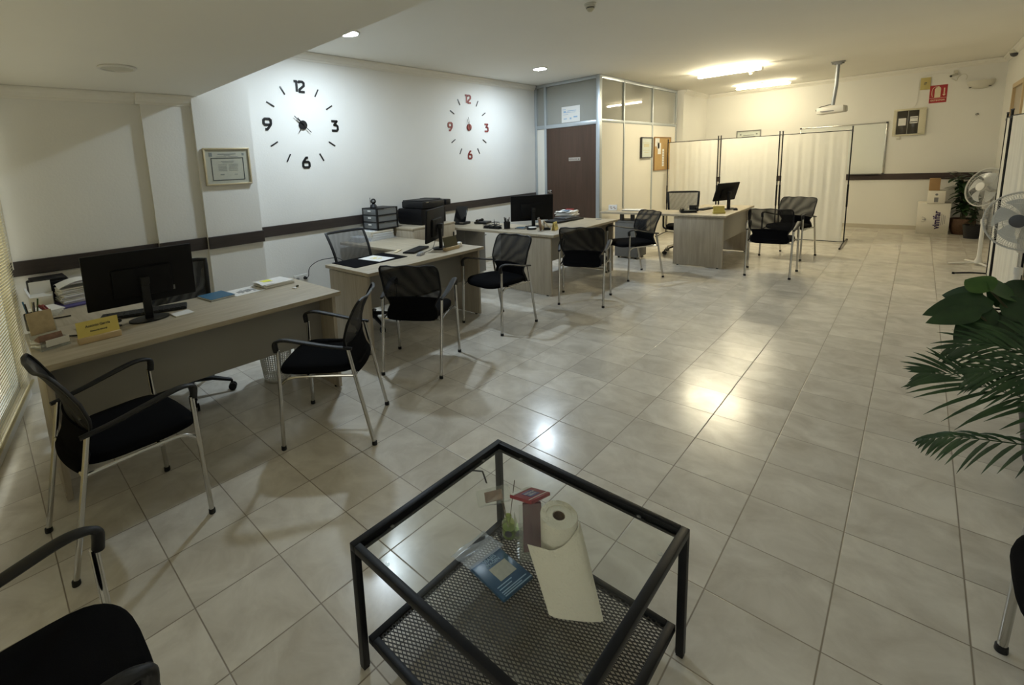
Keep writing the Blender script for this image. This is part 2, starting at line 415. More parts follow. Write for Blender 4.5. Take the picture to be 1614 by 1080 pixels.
# ------------------------------------------------------------------ the setting
def sroot(name, loc=(0, 0, 0), rz=0):
    o = bpy.data.objects.new(name, None); COL.objects.link(o); o.location = loc; o.rotation_euler = (0, 0, rz); o['kind'] = 'structure'; return o
LX, RX, FY, BY, CZ = -4.43, 1.335, 8.6, -5.9, 2.9
NX, PX, QX = -4.24, -4.205, -4.165        # near wall face, pilaster face, pillar face
SZ, SY = 2.312, -2.135                     # dropped ceiling height and edge
bm = BM(); b2(bm, -4.7, 1.6, BY-.1, 8.8, -0.1, 0); struct('floor', bm, 'floor')
bm = BM(); b2(bm, -4.7, 1.6, SY, 8.8, CZ, CZ+.1); struct('ceiling', bm, 'ceil')
bm = BM(); b2(bm, -4.7, 1.6, BY-.1, SY, SZ, CZ+.1); struct('ceiling', bm, 'ceil')
bm = BM(); b2(bm, LX-.2, LX, -1.665, FY, 0, CZ)
b2(bm, LX-.2, NX, -3.70, -2.585, 0, SZ); b2(bm, LX-.2, PX, -2.585, -2.19, 0, SZ); b2(bm, LX-.2, QX, -2.19, -1.665, 0, CZ)
b2(bm, LX-.2, -3.08, 7.06, FY, 0, CZ)
struct('wall_left', bm, 'wall')
bm = BM(); b2(bm, -4.7, 1.6, FY, FY+.15, 0, CZ); struct('wall_far', bm, 'wall')
bm = BM()
b2(bm, RX, RX+.15, BY, 6.30, 0, CZ); b2(bm, RX, RX+.15, 7.36, FY, 0, CZ); b2(bm, RX, RX+.15, 6.30, 7.36, 2.34, CZ)
struct('wall_right', bm, 'wall')
# door in the right wall (its lintel shows at the picture's edge)
d2 = sroot('door_2')
bm = BM(); b2(bm, RX-.02, RX+.05, 6.28, 6.34, 0, 2.36); b2(bm, RX-.02, RX+.05, 7.32, 7.38, 0, 2.36); b2(bm, RX-.02, RX+.05, 6.34, 7.32, 2.30, 2.36)
obj('door_frame', bm, 'beige', d2, smooth=False)
bm = BM(); b2(bm, RX+.01, RX+.05, 6.34, 7.32, 0, 2.30); obj('door_leaf', bm, 'deskz', d2, smooth=False)
# slanted front with the window
WA, WB = Vector((-4.30, -3.575)), Vector((1.45, -4.72))
wl = (WB-WA).length; wr = math.atan2(WB.y-WA.y, WB.x-WA.x)
def wfront(name, u0, u1, z0, z1, m='wall', v0=-.16, v1=0):
    bm = BM(); b2(bm, u0, u1, v0, v1, z0, z1); o = struct(name, bm, m); o.location = (WA.x, WA.y, 0); o.rotation_euler = (0, 0, wr); return o
bm = BM(); b2(bm, 0, wl, -.16, 0, 0, .08); b2(bm, 0, wl, -.16, 0, 2.2, SZ); b2(bm, -.1, .10, -.16, 0, .08, 2.2); b2(bm, 3.9, 4.05, -.16, 0, .08, 2.2); b2(bm, 5.5, wl, -.16, 0, .08, 2.2)
o = struct('wall_front', bm, 'wall'); o.location = (WA.x, WA.y, 0); o.rotation_euler = (0, 0, wr)
w1 = sroot('window_1', (WA.x, WA.y, 0), wr)
bm = BM()
for u in (.12, 2.0, 3.88): b2(bm, u-.025, u+.025, -.10, -.05, .08, 2.2)
for z in (.105, 2.175): b2(bm, .1, 3.9, -.10, -.05, z-.025, z+.025)
obj('window_frame', bm, 'alu', w1, smooth=False)
bm = BM(); b2(bm, .14, 3.86, -.08, -.074, .13, 2.15); obj('window_pane', bm, 'winglass', w1, smooth=False)

w2 = sroot('added_fill_window', (WA.x, WA.y, 0), wr)  # added glazing behind the camera, lets in fill light for the foreground
bm = BM()
for u in (4.075, 4.775, 5.475): b2(bm, u-.025, u+.025, -.10, -.05, .08, 2.2)
for z in (.105, 2.175): b2(bm, 4.05, 5.5, -.10, -.05, z-.025, z+.025)
obj('window_frame', bm, 'alu', w2, smooth=False)
bm = BM(); b2(bm, 4.09, 5.46, -.08, -.074, .13, 2.15); obj('window_pane', bm, 'winglass', w2, smooth=False)

# cornices
def cornice(name, x0, y0, x1, y1, z, n, m='cornice', h=.085, d=.06):
    """moulding from (x0,y0) to (x1,y1) whose inward normal is n"""
    bm = BM(); a, b = Vector((x0, y0, 0)), Vector((x1, y1, 0)); n = Vector((*n, 0))
    prof = [(0, 0), (.012, 0), (.016, -.018+0), (.016, .0)]
    prof = [(0, -h), (.010, -h), (.014, -h+.018), (.026, -h+.022), (.04, -h+.045), (.056, -h+.056), (d, -h+.07), (d, 0), (0, 0)]
    A = [bm.verts.new(a+n*p+Vector((0, 0, z+q))) for p, q in prof]; B = [bm.verts.new(b+n*p+Vector((0, 0, z+q))) for p, q in prof]
    k = len(prof)
    for i in range(k): bm.faces.new((A[i], A[(i+1) % k], B[(i+1) % k], B[i]))
    bm.faces.new(A); bm.faces.new(B[::-1]); return struct(name, bm, m)
cornice('trim_1', LX, -1.665, LX, 3.60, CZ-.004, (1, 0))
cornice('trim_2', -3.08, 7.06, -3.08, FY, CZ-.004, (1, 0))
cornice('trim_3', -3.08, FY, RX, FY, CZ-.004, (0, -1))
cornice('trim_4', RX, SY, RX, FY, CZ-.004, (-1, 0))
cornice('trim_5', NX, -3.6, NX, -2.62, SZ-.002, (1, 0))
bm = BM()
cornice('trim_6', PX, -2.62, PX, -2.19, SZ-.002, (1, 0)); bm.free()
cornice('trim_7', NX, -2.585, PX, -2.585, SZ-.002, (0, -1), d=.055)
# dark chair rail
def rail(name, x0, x1, y0, y1, m='rail'):
    bm = BM(); b2(bm, x0, x1, y0, y1, .925, 1.037, .004); return struct(name, bm, m)
rail('trim_8', LX, LX+.022, -1.665, 3.60)
rail('trim_9', QX, QX+.022, -2.19, -1.655)
rail('trim_10', PX, PX+.022, -2.585, -2.192)
rail('trim_11', NX, NX+.022, -3.58, -2.590)
rail('trim_12', -3.05, RX-.022, FY-.022, FY, 'railx')
bm = BM(); b2(bm, -3.06, RX, FY-.012, FY, 0, .075, .002); struct('baseboard_far', bm, 'skirt')
bm = BM(); b2(bm, RX-.012, RX, -4.6, 6.28, 0, .075, .002); struct('baseboard_right', bm, 'skirt')
bm = BM(); b2(bm, LX, LX+.012, -1.66, 3.6, 0, .075, .002); struct('baseboard_left', bm, 'skirt')

# ------------------------------------------------------------------ glazed booth
YF, XS, YB = 3.62, -3.20, 7.06
def booth():
    # solid lower panels and frame of the booth walls
    w = sroot('wall_booth')
    p = .04
    bm = BM()
    for x in (LX+.02, -4.215): b2(bm, x-.022, x+.022, YF, YF+.06, 0, CZ-.002, .003)
    b2(bm, -3.262, -3.23, YF-.003, YF+.06, 0, CZ-.002, .003)
    for z0, z1 in ((2.14, 2.205), (2.85, 2.898)): b2(bm, LX+.02, -3.25, YF+.002, YF+.058, z0, z1, .003)
    b2(bm, XS-.065, XS, YF-.012, YF+.075, 0, CZ-.002, .004)
    for y in (4.515, 5.766, 7.01): b2(bm, XS-.055, XS+.002, y-.022, y+.022, 0, CZ-.002, .003)
    for z0, z1 in ((2.165, 2.215), (2.845, 2.898)): b2(bm, XS-.052, XS-.001, YF+.06, 7.0, z0, z1, .003)
    obj('booth_frame', bm, 'alu', w, label='aluminium frame')
    bm = BM(); b2(bm, LX+.04, -4.235, YF+.015, YF+.045, 0, 2.14); obj('booth_panel', bm, 'panel', w, smooth=False)
    for y0, y1 in ((3.695, 4.493), (4.537, 5.744), (5.788, 6.99)):
        bm = BM(); b2(bm, XS-.042, XS-.010, y0, y1, 0.0, 2.165); obj('booth_panel', bm, 'panel', w, smooth=False)
    for y0, y1 in ((3.695, 4.493), (4.537, 5.744), (5.788, 6.99)):
        bm = BM(); b2(bm, XS-.030, XS-.024, y0, y1, 2.215, 2.845); obj('booth_pane', bm, 'boothglass', w, smooth=False)
    for x0, x1 in ((LX+.042, -4.237), (-4.193, -3.262)):
        bm = BM(); b2(bm, x0, x1, YF+.030, YF+.036, 2.205, 2.85); obj('booth_pane', bm, 'boothglass', w, smooth=False)
    d = sroot('door_1')
    bm = BM(); b2(bm, -4.19, -3.265, YF+.008, YF+.048, .01, 2.135, .002); obj('door_leaf', bm, 'door', d, smooth=False)
    bm = BM(); lathe(bm, [(.001, 0), (.028, 0), (.028, .008), (.012, .012), (.012, .045), (.026, .05), (.03, .065), (.022, .078), (.001, .08)], (-4.12, YF+.008, 1.05), 20, Matrix.Rotation(PI/2, 3, 'X'))
    obj('door_handle', bm, 'chrome', d, label='round chrome knob')
    bm = BM(); box(bm, (-3.655, YF+.004, 1.595), (.215, .006, .058), .002); s = obj('door_plate', bm, 'grey', d, label='small grey name plate')
    s.data.materials[0] = mat('plate_grey', (.42, .37, .32), .4)
    text('DESPACHO', .034, 'darkgrey', facing((-3.685, YF+.0005, 1.595), (0, -1, 0)), s, extrude=.0003)
    bm = BM(); box(bm, (-3.575, YF+.0005, 1.593), (.016, .002, .022)); obj('icon', bm, 'darkgrey', s)
booth()
# notice taped on the booth glass over the door
n = thing('paper_notice', 'white printed notice taped inside the glass above the brown door', 'notice', (-3.735, YF+.026, 2.345))
bm = BM(); box(bm, (0, 0, 0), (.34, .0012, .26)); obj('sheet', bm, 'paper', n, smooth=False)
bm = BM()
for (x, z, w, h) in ((-.12, .085, .06, .008), (-.11, .045, .045, .03), (.02, .055, .16, .01), (0, .03, .18, .006), (-.09, 0, .09, .005), (.09, -.05, .07, .022), (0, -.07, .03, .03), (-.1, -.07, .06, .015)):
    box(bm, (x, -.0015, z), (w, .001, h))
obj('print', bm, 'lightblue', n, smooth=False)

# ------------------------------------------------------------------ wall clocks
_six = [(.50, 1), (.34, 1), (.06, .60), (0, .45), (0, .12), (.12, 0), (.50, 0), (.62, .12), (.62, .44), (.52, .56), (.08, .56)]
DIG = {'6': [_six], '9': [[(.62-x, 1-y) for x, y in _six]], '3': [[(0, 1), (.56, 1), (.26, .60), (.50, .58), (.62, .46), (.62, .12), (.50, 0), (0, 0)]],
       '12': [[(-.06, 1), (.16, 1), (.16, 0)], [(.34, .86), (.40, 1), (.74, 1), (.85, .88), (.85, .62), (.42, .22), (.40, 0), (.88, 0)]]}
def clock(y, z, Rr, m, label, hands, mm='blackpaint'):
    c = thing('wall_clock', label, 'clock', (LX, y, z))
    F = lambda p, q, d=.004: facing((d, p, q), (1, 0, 0))
    for s, a in (('12', 90), ('3', 0), ('6', -90), ('9', 180)):
        bm = BM()
        for st in DIG[s]:
            for (p0, p1) in zip(st, st[1:]):
                a0, a1 = Vector((p0[0]*.128, p0[1]*.108, 0)), Vector((p1[0]*.128, p1[1]*.108, 0)); d = a1-a0
                vs = box(bm, (0, 0, 0), (d.length+.004, .026, .008), .0015); Mx = Matrix.Translation((a0+a1)/2) @ Matrix.Rotation(math.atan2(d.y, d.x), 4, 'Z')
                for v_ in vs: v_.co = Mx @ v_.co
            for p0 in st[1:-1]: lathe(bm, [(.0128, -.0038), (.0128, .0038)], (p0[0]*.128, p0[1]*.108, 0), 12)
        wd = .85 if s == '12' else .62
        bmesh.ops.transform(bm, matrix=F(Rr*math.cos(R(a)), Rr*math.sin(R(a))) @ Matrix.Translation((-wd*.064, -.054, 0)), verts=bm.verts)
        obj('numeral', bm, m, c, smooth=False)
    for k in range(12):
        if k % 3 == 0: continue
        a = R(30*k); bm = BM(); box(bm, (0, 0, 0), (.095, .014, .007), .001)
        bmesh.ops.transform(bm, matrix=F(Rr*math.cos(a), Rr*math.sin(a)) @ Matrix.Rotation(a, 4, 'Z'), verts=bm.verts); obj('hour_mark', bm, mm, c)
    bm = BM(); lathe(bm, [(.05, 0), (.05, .014), (.046, .018), (.001, .018)], (0, 0, 0), 28, Matrix.Rotation(PI/2, 3, 'Y')); obj('hub', bm, m, c)
    for nm, ang, l, w, tail in hands:
        bm = BM(); box(bm, ((l-tail)/2, 0, 0), (l+tail, w, .002)); bmesh.ops.transform(bm, matrix=facing((.022, 0, 0), (1, 0, 0)) @ Matrix.Rotation(R(ang), 4, 'Z'), verts=bm.verts)
        obj(nm, bm, 'blackpaint', c)
clock(-.958, 2.115, .413, 'blackpaint', 'large black numeral wall clock nearer the diploma', [('minute_hand', 138, .14, .008, .12), ('hour_hand', 131, .10, .010, .0), ('hour_hand', -128, .10, .008, 0)])
clock(1.845, 2.153, .415, 'redpaint', 'large red numeral wall clock nearer the brown door', [('minute_hand', 100, .15, .006, .05), ('hour_hand', 115, .13, .006, .05)])

# ------------------------------------------------------------------ framed things
def framed(name, label, cat, c, n, w, h, fm, fw=.018, fd=.02, inner='paper', deco=None, glass=False):
    t = thing(name, label, cat, c, 0)
    Mx = facing((0, 0, 0), n)
    bm = BM()
    for (x, y, a, b_) in ((0, h/2-fw/2, w, fw), (0, -h/2+fw/2, w, fw), (-w/2+fw/2, 0, fw, h-2*fw), (w/2-fw/2, 0, fw, h-2*fw)):
        box(bm, (x, y, fd/2), (a, b_, fd), .003)
    bmesh.ops.transform(bm, matrix=Mx, verts=bm.verts); obj('frame', bm, fm, t)
    bm = BM(); box(bm, (0, 0, fd*.35), (w-2*fw, h-2*fw, .004)); bmesh.ops.transform(bm, matrix=Mx, verts=bm.verts); obj('sheet' if 'paper' in inner else 'board', bm, inner, t, smooth=False)
    if deco:
        for nm, m, rects in deco:
            bm = BM()
            for (x, y, a, b_) in rects: box(bm, (x, y, fd*.35+.003), (a, b_, .0015))
            bmesh.ops.transform(bm, matrix=Mx, verts=bm.verts); obj(nm, bm, m, t, smooth=False)
    if glass:
        bm = BM(); box(bm, (0, 0, fd*.8), (w-2*fw, h-2*fw, .002)); bmesh.ops.transform(bm, matrix=Mx, verts=bm.verts); obj('glass', bm, 'winglass', t, smooth=False)
    return t
lines = [(0, .115, .17, .007), (0, .10, .06, .004), (-.055, .092, .09, .003), (.055, .092, .09, .003), (0, .048, .12, .004), (0, .035, .10, .004)]
for k in range(5): lines += [(-.05, .018-.014*k, .08, .003), (.05, .018-.014*k, .085, .003)]
lines += [(-.06, -.075, .035, .008), (.07, -.075, .03, .006)]
bord = [(0, .078, .30, .007), (0, -.125, .30, .007), (-.147, -.023, .007, .2), (.147, -.023, .007, .2)]
framed('framed_diploma', 'gilt framed diploma with crest on the white pillar', 'picture', (QX+.002, -1.935, 1.682), (1, 0, 0), .43, .345, 'gold', .016, .022, 'oldpaper',
       deco=[('lettering', 'greyink', lines), ('printed_border', 'ink', bord), ('crest', 'greyink', [(-.15, .112, .03, .036), (.15, .112, .02, .024)])], glass=True)
framed('framed_certificate', 'narrow grey framed certificate on the cream booth side', 'picture', (XS+.001, 5.455, 1.745), (1, 0, 0), .50, .385, 'darkgrey', .018, .03,
       deco=[('lettering', 'signcream', [(0, .09, .3, .01), (0, .04, .25, .06), (0, -.05, .32, .01), (0, -.09, .2, .01)])], glass=True)
cb = framed('cork_board', 'cork pinboard with papers on the cream booth side', 'pinboard', (XS+.001, 6.27, 1.622), (1, 0, 0), .86, .65, 'corkframe', .016, .018, inner='cork')
for nm, (y, z, w, h) in zip(('pinned_paper',)*4, ((-.34, .22, .11, .16), (-.24, .20, .12, .2), (-.18, .10, .16, .22), (.02, -.08, .09, .34))):
    bm = BM(); box(bm, (.011, y, z), (.001, w, h)); obj(nm, bm, 'paper', cb, smooth=False)
bm = BM()
for k in range(6): box(bm, (.0122, .02, .04-.05*k), (.001, .06, .008))
obj('lettering', bm, 'ink', cb, smooth=False)
framed('framed_certificate', 'wide silver framed certificate on the far wall behind the cloth screen', 'picture', (-2.235, FY-.001, 1.90), (0, -1, 0), .46, .27, 'grey', .02, .025,
       deco=[('lettering', 'greyink', [(0, .03, .2, .012), (0, 0, .26, .008), (0, -.03, .22, .008), (-.15, .05, .03, .03), (.15, .05, .03, .03)])], glass=True)
wb = thing('whiteboard', 'white marker board on the far wall behind the cloth screen', 'whiteboard', (-.676, FY, 1.511))
bm = BM(); box(bm, (0, -.011, 0), (1.27, .012, .94)); obj('board', bm, 'whiteboard', wb, smooth=False)
bm = BM()
for (x, z, w, h) in ((0, .472, 1.3, .02), (0, -.472, 1.3, .02), (-.642, 0, .02, .95), (.642, 0, .02, .95)): box(bm, (x, -.013, z), (w, .024, h), .003)
obj('frame', bm, 'metal', wb)
bm = BM()
for x in (-.642, .642):
    for z in (-.472, .472): box(bm, (x, -.016, z), (.032, .028, .032), .004)
obj('corner_cap', bm, 'darkgrey', wb)
bm = BM(); box(bm, (.34, -.05, -.478), (.5, .06, .012), .003); obj('pen_tray', bm, 'darkgrey', wb)

# electrical cabinet
e = thing('fuse_box', 'cream framed fuse box with smoked glass doors on the far wall', 'fuse box', (.253, FY, 1.961))
bm = BM()
for (x, z, w, h) in ((0, .222, .42, .034), (0, -.226, .42, .026), (-.187, 0, .046, .42), (.165, 0, .09, .42)): box(bm, (x, -.018, z), (w, .036, h), .004)
obj('frame', bm, 'cream', e)
bm = BM()
box(bm, (-.094, -.014, -.003), (.136, .012, .41), .003); box(bm, (.052, -.014, -.003), (.132, .012, .41), .003)
obj('smoked_door', bm, 'eglass', e)
bm = BM(); box(bm, (-.092, -.0215, .01), (.10, .002, .13)); box(bm, (.058, -.0215, .035), (.10, .002, .12)); obj('label_sheet', bm, 'paper', e, smooth=False)
bm = BM(); box(bm, (.058, -.0235, .0), (.09, .001, .016)); box(bm, (.058, -.0235, .07), (.09, .001, .012)); obj('label_print', bm, 'darkgrey', e, smooth=False)

# extinguisher sign
s = thing('extinguisher_sign', 'red extinguisher sign with arrow on the far wall', 'sign', (.580, FY-.001, 2.41))
bm = BM(); box(bm, (0, -.002, 0), (.212, .004, .30)); obj('plate', bm, 'red', s, smooth=False)
bm = BM(); box(bm, (0, -.0045, -.067), (.205, .001, .005))
prism(bm, [(-.045, -.062+.004), (-.045, .085), (-.03, .112), (-.012, .118), (-.012, .13), (.006, .13), (.006, .118), (.02, .112), (.028, .085), (.028, -.058)], 0, .001, facing((0, 0, 0), (0, -1, 0)).to_3x3(), (0, -.0045, 0))
tube(bm, smooth_path([(-.012, -.005, .122), (-.05, -.005, .12), (-.075, -.005, .08), (-.078, -.005, .01), (-.068, -.005, -.045)], 5), .004, 6)
box(bm, (.07, -.0045, .045), (.014, .001, .1)); prism(bm, [(.05, -.01), (.09, -.01), (.07, -.042)], 0, .001, facing((0, 0, 0), (0, -1, 0)).to_3x3(), (0, -.0045, 0))
obj('pictogram', bm, 'signcream', s, smooth=False)
text('EXTINTOR', .036, 'signcream', facing((0, -.0045, -.108), (0, -1, 0)), s, extrude=.0005, bold=.0008)
s = thing('small_sign', 'small square yellow sign left of the red extinguisher sign', 'sign', (.411, FY-.001, 2.607))
bm = BM(); box(bm, (0, -.008, 0), (.125, .016, .205), .003); obj('plate', bm, 'cream', s); s.children[0].data.materials[0] = mat('sign_ochre', (.50, .42, .16), .6)
bm = BM(); box(bm, (-.014, -.0165, .0), (.006, .001, .04)); box(bm, (.004, -.0165, .012), (.024, .001, .018)); box(bm, (.0, -.0165, -.018), (.02, .001, .006)); obj('symbol', bm, 'ink', s, smooth=False)
# up-lighter
u = thing('wall_light', 'unlit half-bowl uplighter high on the far wall near the corner', 'lamp', (1.065, FY, 2.50))
bm = BM()
def bowl(a, b):
    t = PI*a; ph = b*PI/2; return (-.16*math.cos(t)*math.cos(ph*.9), -.11*math.sin(t)*math.cos(ph*.9), .06-.13*math.sin(ph))
grid(bm, bowl, 20, 8, .006); obj('bowl', bm, 'oldplastic', u)
bm = BM(); box(bm, (0, -.01, 0), (.12, .02, .07), .004); obj('bracket', bm, 'white', u)
bm = BM()
for x in (-.12, .1): box(bm, (x, -.06, -.045), (.03, .02, .016), .003)
obj('clip', bm, 'darkgrey', u)
c = thing('security_camera', 'small white camera on a bracket under the far cornice', 'camera', (.76, FY, 2.71))
bm = BM(); box(bm, (0, -.02, .03), (.05, .04, .07), .006); obj('bracket', bm, 'oldplastic', c)
bm = BM(); tube(bm, [(.01, -.04, .0), (-.05, -.10, -.03)], .022, 14); obj('camera_body', bm, 'oldplastic', c)
bm = BM(); tube(bm, [(-.05, -.10, -.03), (-.056, -.108, -.033)], .017, 14); obj('lens', bm, 'gloss', c)
single('alarm_cable', (lambda b: (tube(b, smooth_path([(.69, FY-.008, 2.74), (.55, FY-.008, 2.76), (.41, FY-.008, 2.74), (.338, FY-.008, 2.68), (.332, FY-.008, 2.55), (.328, FY-.008, 2.35), (.31, FY-.008, 2.25), (.27, FY-.008, 2.20)], 6), .004, 6), b)[1])(BM()), 'white', 'thin white cable looping down the far wall to the fuse box', 'cable')
single('alarm_cable', (lambda b: (tube(b, smooth_path([(.72, FY-.01, 2.64), (.78, FY-.01, 2.60), (.80, FY-.01, 2.66), (.86, FY-.01, 2.70), (.90, FY-.01, 2.66), (.89, FY-.01, 2.60)], 6), .004, 6), b)[1])(BM()), 'oldplastic', 'thin curled cable below the far wall camera', 'cable')
single('wall_hook', (lambda b: (lathe(b, [(.001, 0), (.02, 0), (.018, .012), (.008, .03), (.001, .03)], (0, 0, 0), 14, Matrix.Rotation(PI/2, 3, 'X')), b)[1])(BM()), 'grey', 'tiny grey knob on the blank far wall right of the fuse box', 'hook', loc=(1.063, FY, 2.011))
single('thermostat', (lambda b: (box(b, (0, -.012, 0), (.05, .024, .05), .006), b)[1])(BM()), 'oldplastic', 'tiny grey box on the wall under the fuse box', 'thermostat', loc=(.13, FY, 1.68))
# dome camera at the right edge
c = thing('dome_camera', 'small dome camera under the ceiling at the right wall', 'camera', (RX-.035, 7.5, 2.80))
bm = BM(); lathe(bm, [(.001, .06), (.055, .06), (.055, .02), (.048, .015)], seg=20, cap=False); obj('housing', bm, 'oldplastic', c)
bm = BM(); lathe(bm, [(.045, .018), (.04, -.01), (.022, -.033), (.001, -.04)], seg=20); obj('dome', bm, 'darkgrey', c)
bm = BM(); box(bm, (.028, 0, .03), (.014, .05, .05)); obj('wall_bracket', bm, 'oldplastic', c)

# ------------------------------------------------------------------ ceiling things
def downlight(x, y, z, lit, label):
    t = thing('downlight', label, 'ceiling light', (x, y, z), 0, 'round recessed downlights')
    bm = BM(); lathe(bm, [(.088, 0), (.106, 0), (.110, -.006), (.104, -.012), (.090, -.012), (.088, -.006)], seg=40, cap=False); obj('rim', bm, 'white', t)
    bm = BM(); lathe(bm, [(.09, -.001), (.09, -.007), (.05, -.0078), (.001, -.008)], seg=40); obj('diffuser', bm, 'down' if lit else 'oldplastic', t)
downlight(-3.53, -.885, CZ, True, 'lit round downlight by the dropped ceiling edge, above the black clock')
downlight(-3.485, 2.353, CZ, True, 'lit round downlight in the ceiling in front of the booth')
downlight(-3.23, -2.92, SZ, False, 'unlit round downlight in the low ceiling at the left')
def tube_light(x, y, label, m='tube'):
    t = thing('tube_light', label, 'ceiling light', (x, y, CZ), 0, 'warm tube lights at the far end')
    bm = BM(); lathe(bm, [(.075, 0), (.072, -.018), (.05, -.028), (.001, -.030)], seg=30); obj('ceiling_rose', bm, 'white', t)
    bm = BM(); box(bm, (0, 0, -.034), (.80, .035, .012), .003); obj('housing', bm, 'white', t)
    for s in (-1, 1):
        bm = BM(); box(bm, (s*.445, 0, -.06), (.035, .05, .045), .006); box(bm, (s*.415, 0, -.045), (.06, .016, .008)); obj('end_cap', bm, 'white', t)
    for s in (-1, 1):
        bm = BM(); tube(bm, [(-.43, s*.018, -.066), (.43, s*.018, -.066)], .0145, 12); obj('lamp_tube', bm, m, t)
    return t
tube_light(-1.82, 5.22, 'nearer lit tube lamp on the ceiling').rotation_euler = (0, 0, R(2))
tube_light(-1.845, 7.69, 'farther lit tube lamp on the ceiling, by the far wall', 'tube2').rotation_euler = (0, 0, R(6))
def smoke(x, y, label, s=1.0):
    t = thing('smoke_detector', label, 'smoke detector', (x, y, CZ), 0, 'smoke detectors on the ceiling')
    bm = BM(); lathe(bm, [(.05*s, 0), (.05*s, -.012), (.042*s, -.018), (.042*s, -.03), (.001, -.03)], seg=26); obj('base', bm, 'oldplastic', t)
    bm = BM(); lathe(bm, [(.034*s, -.03), (.03*s, -.05), (.016*s, -.066), (.001, -.068)], seg=26); obj('sensor_head', bm, 'cream', t)
    bm = BM(); lathe(bm, [(.0345*s, -.034), (.0345*s, -.042)], seg=26, cap=False); obj('sensor_slot', bm, 'darkgrey', t)
smoke(-1.65, .31, 'round smoke detector on the ceiling nearest the camera')
smoke(-1.64, 5.80, 'round smoke detector between the two tube lamps')
# projector
p = thing('projector', 'white projector hanging from a grey ceiling pole', 'projector', (-.57, 6.24, CZ))
bm = BM(); box(bm, (0, 0, -.006), (.17, .13, .012), .003); tube(bm, [(-.075, 0, -.03), (.075, 0, -.03)], .012, 10); box(bm, (0, 0, -.03), (.09, .08, .04), .004); obj('ceiling_plate', bm, 'grey', p)
bm = BM(); tube(bm, [(0, 0, -.03), (-.005, 0, -.36), (-.03, 0, -.66)], .026, 16); obj('pole', bm, mat('pole_grey', (.33, .35, .38), .35, .5), p)
bm = BM(); box(bm, (0, 0, 0), (.345, .27, .105), .022, Euler((0, R(-3), R(-6)))); b = obj('projector_body', bm, 'white', p); b.location = (-.035, 0, -.735)
bm = BM(); lathe(bm, [(.001, 0), (.04, 0), (.044, .012), (.036, .02), (.001, .02)], (.155, -.03, 0), 20, Matrix.Rotation(PI/2, 3, 'Y')); obj('lens_ring', bm, 'oldplastic', b)
bm = BM(); box(bm, (0, -.137, -.02), (.26, .006, .014), .001); obj('vent_slot', bm, 'grey', b)
bm = BM(); tube(bm, smooth_path([(-.03, 0, -.64), (-.10, -.03, -.66), (-.18, -.05, -.68), (-.225, -.06, -.72), (-.20, -.05, -.765), (-.17, -.03, -.76)], 6), .006, 8); obj('power_cable', bm, 'plastic', p)

# ------------------------------------------------------------------ window blind, hung in front of the slanted window
v = thing('venetian_blind', 'cream venetian blind in front of the window at the left edge', 'blind', (WA.x, WA.y, 0), wr)
bm = BM()
z = .16
while z < 2.16:
    r = bmesh.ops.create_cube(bm, size=1.0)
    for q in r['verts']: q.co = Matrix.Rotation(R(64), 3, 'X') @ Vector((q.co.x*3.3, q.co.y*.026, q.co.z*.0012))+Vector((1.80, .034, z))
    z += .021
obj('slats', bm, 'blind', v, smooth=False)
bm = BM(); box(bm, (1.80, .034, .140), (3.3, .022, .014), .003); obj('bottom_rail', bm, 'blind', v)
bm = BM(); box(bm, (1.80, .034, 2.185), (3.32, .034, .03), .003); obj('head_rail', bm, 'blind', v)
bm = BM()
for x in (.35, 1.3, 2.3, 3.3): tube(bm, [(x, .05, .14), (x, .05, 2.18)], .001, 5)
obj('ladder_cord', bm, 'white', v)
bm = BM(); tube(bm, [(.22, .055, 2.17), (.22, .056, 1.0)], .004, 8); obj('tilt_wand', bm, 'white', v)

# ------------------------------------------------------------------ desks
DZ = .74
def desk(name, label, X0, X1, Y0, Y1, ret, mod_x, mod_z=.34, pan=(.03, .05), gap=.006):
    """main top X0..X1 x Y0..Y1, return top ret=(x0,x1,y0,y1), end panels set back from the front by pan"""
    cx, cy = (X0+X1)/2, (Y0+Y1)/2
    t = thing(name, label, 'desk', (cx, cy, 0))
    def o(nm, bm, m): bmesh.ops.translate(bm, vec=(-cx, -cy, 0), verts=bm.verts); return obj(nm, bm, m, t)
    bm = BM(); b2(bm, X0, X1, Y0, Y1, DZ-.03, DZ, .0025); o('desktop', bm, 'desk')
    x0, x1, y0, y1 = ret
    bm = BM(); b2(bm, x0, x1-.002, y0, y1, DZ-.03, DZ, .0025); o('return_top', bm, 'deskx')
    for y in (Y0+.02, Y1-.02-.028):
        bm = BM(); b2(bm, X0+pan[0], X1-pan[1], y, y+.028, .012, DZ-.03-gap, .002); p = o('side_panel', bm, 'deskz')
    bm = BM(); b2(bm, mod_x-.009, mod_x+.009, Y0+.05, Y1-.05, mod_z, DZ-.03, .001); o('modesty_panel', bm, 'modesty')
    bm = BM()
    for y in (Y0+.034, Y1-.034):
        for x in (X0+pan[0]+.06, X1-pan[1]-.06): lathe(bm, [(.014, 0), (.014, .012)], (x, y, 0), 12)
        b2(bm, X0+pan[0]+.05, X1-pan[1]-.05, y-.008, y+.008, DZ-.03-gap, DZ-.03)
    o('levelling_foot', bm, 'plastic')
    return t, o
desk('desk', 'nearest oak office desk, by the window, with a paper basket behind it', -3.13, -2.39, -3.60, -1.93, (-4.18, -3.13, -3.49, -2.95), -2.62, .345)
t, o = desk('desk', 'oak office desk with a black desk pad and the monitor seen edge-on', -3.34, -2.675, -1.475, .01, (-4.40, -3.34, -.62, .01), -2.98, .33, gap=.012)
t, o = desk('desk', 'oak office desk in front of the brown door', -3.25, -2.44, .97, 2.62, (-4.40, -3.25, .99, 1.62), -2.75, .33)
bm = BM(); b2(bm, -4.38, -3.98, 1.16, 1.60, .02, DZ-.045, .003); o('return_pedestal', bm, 'greywood')
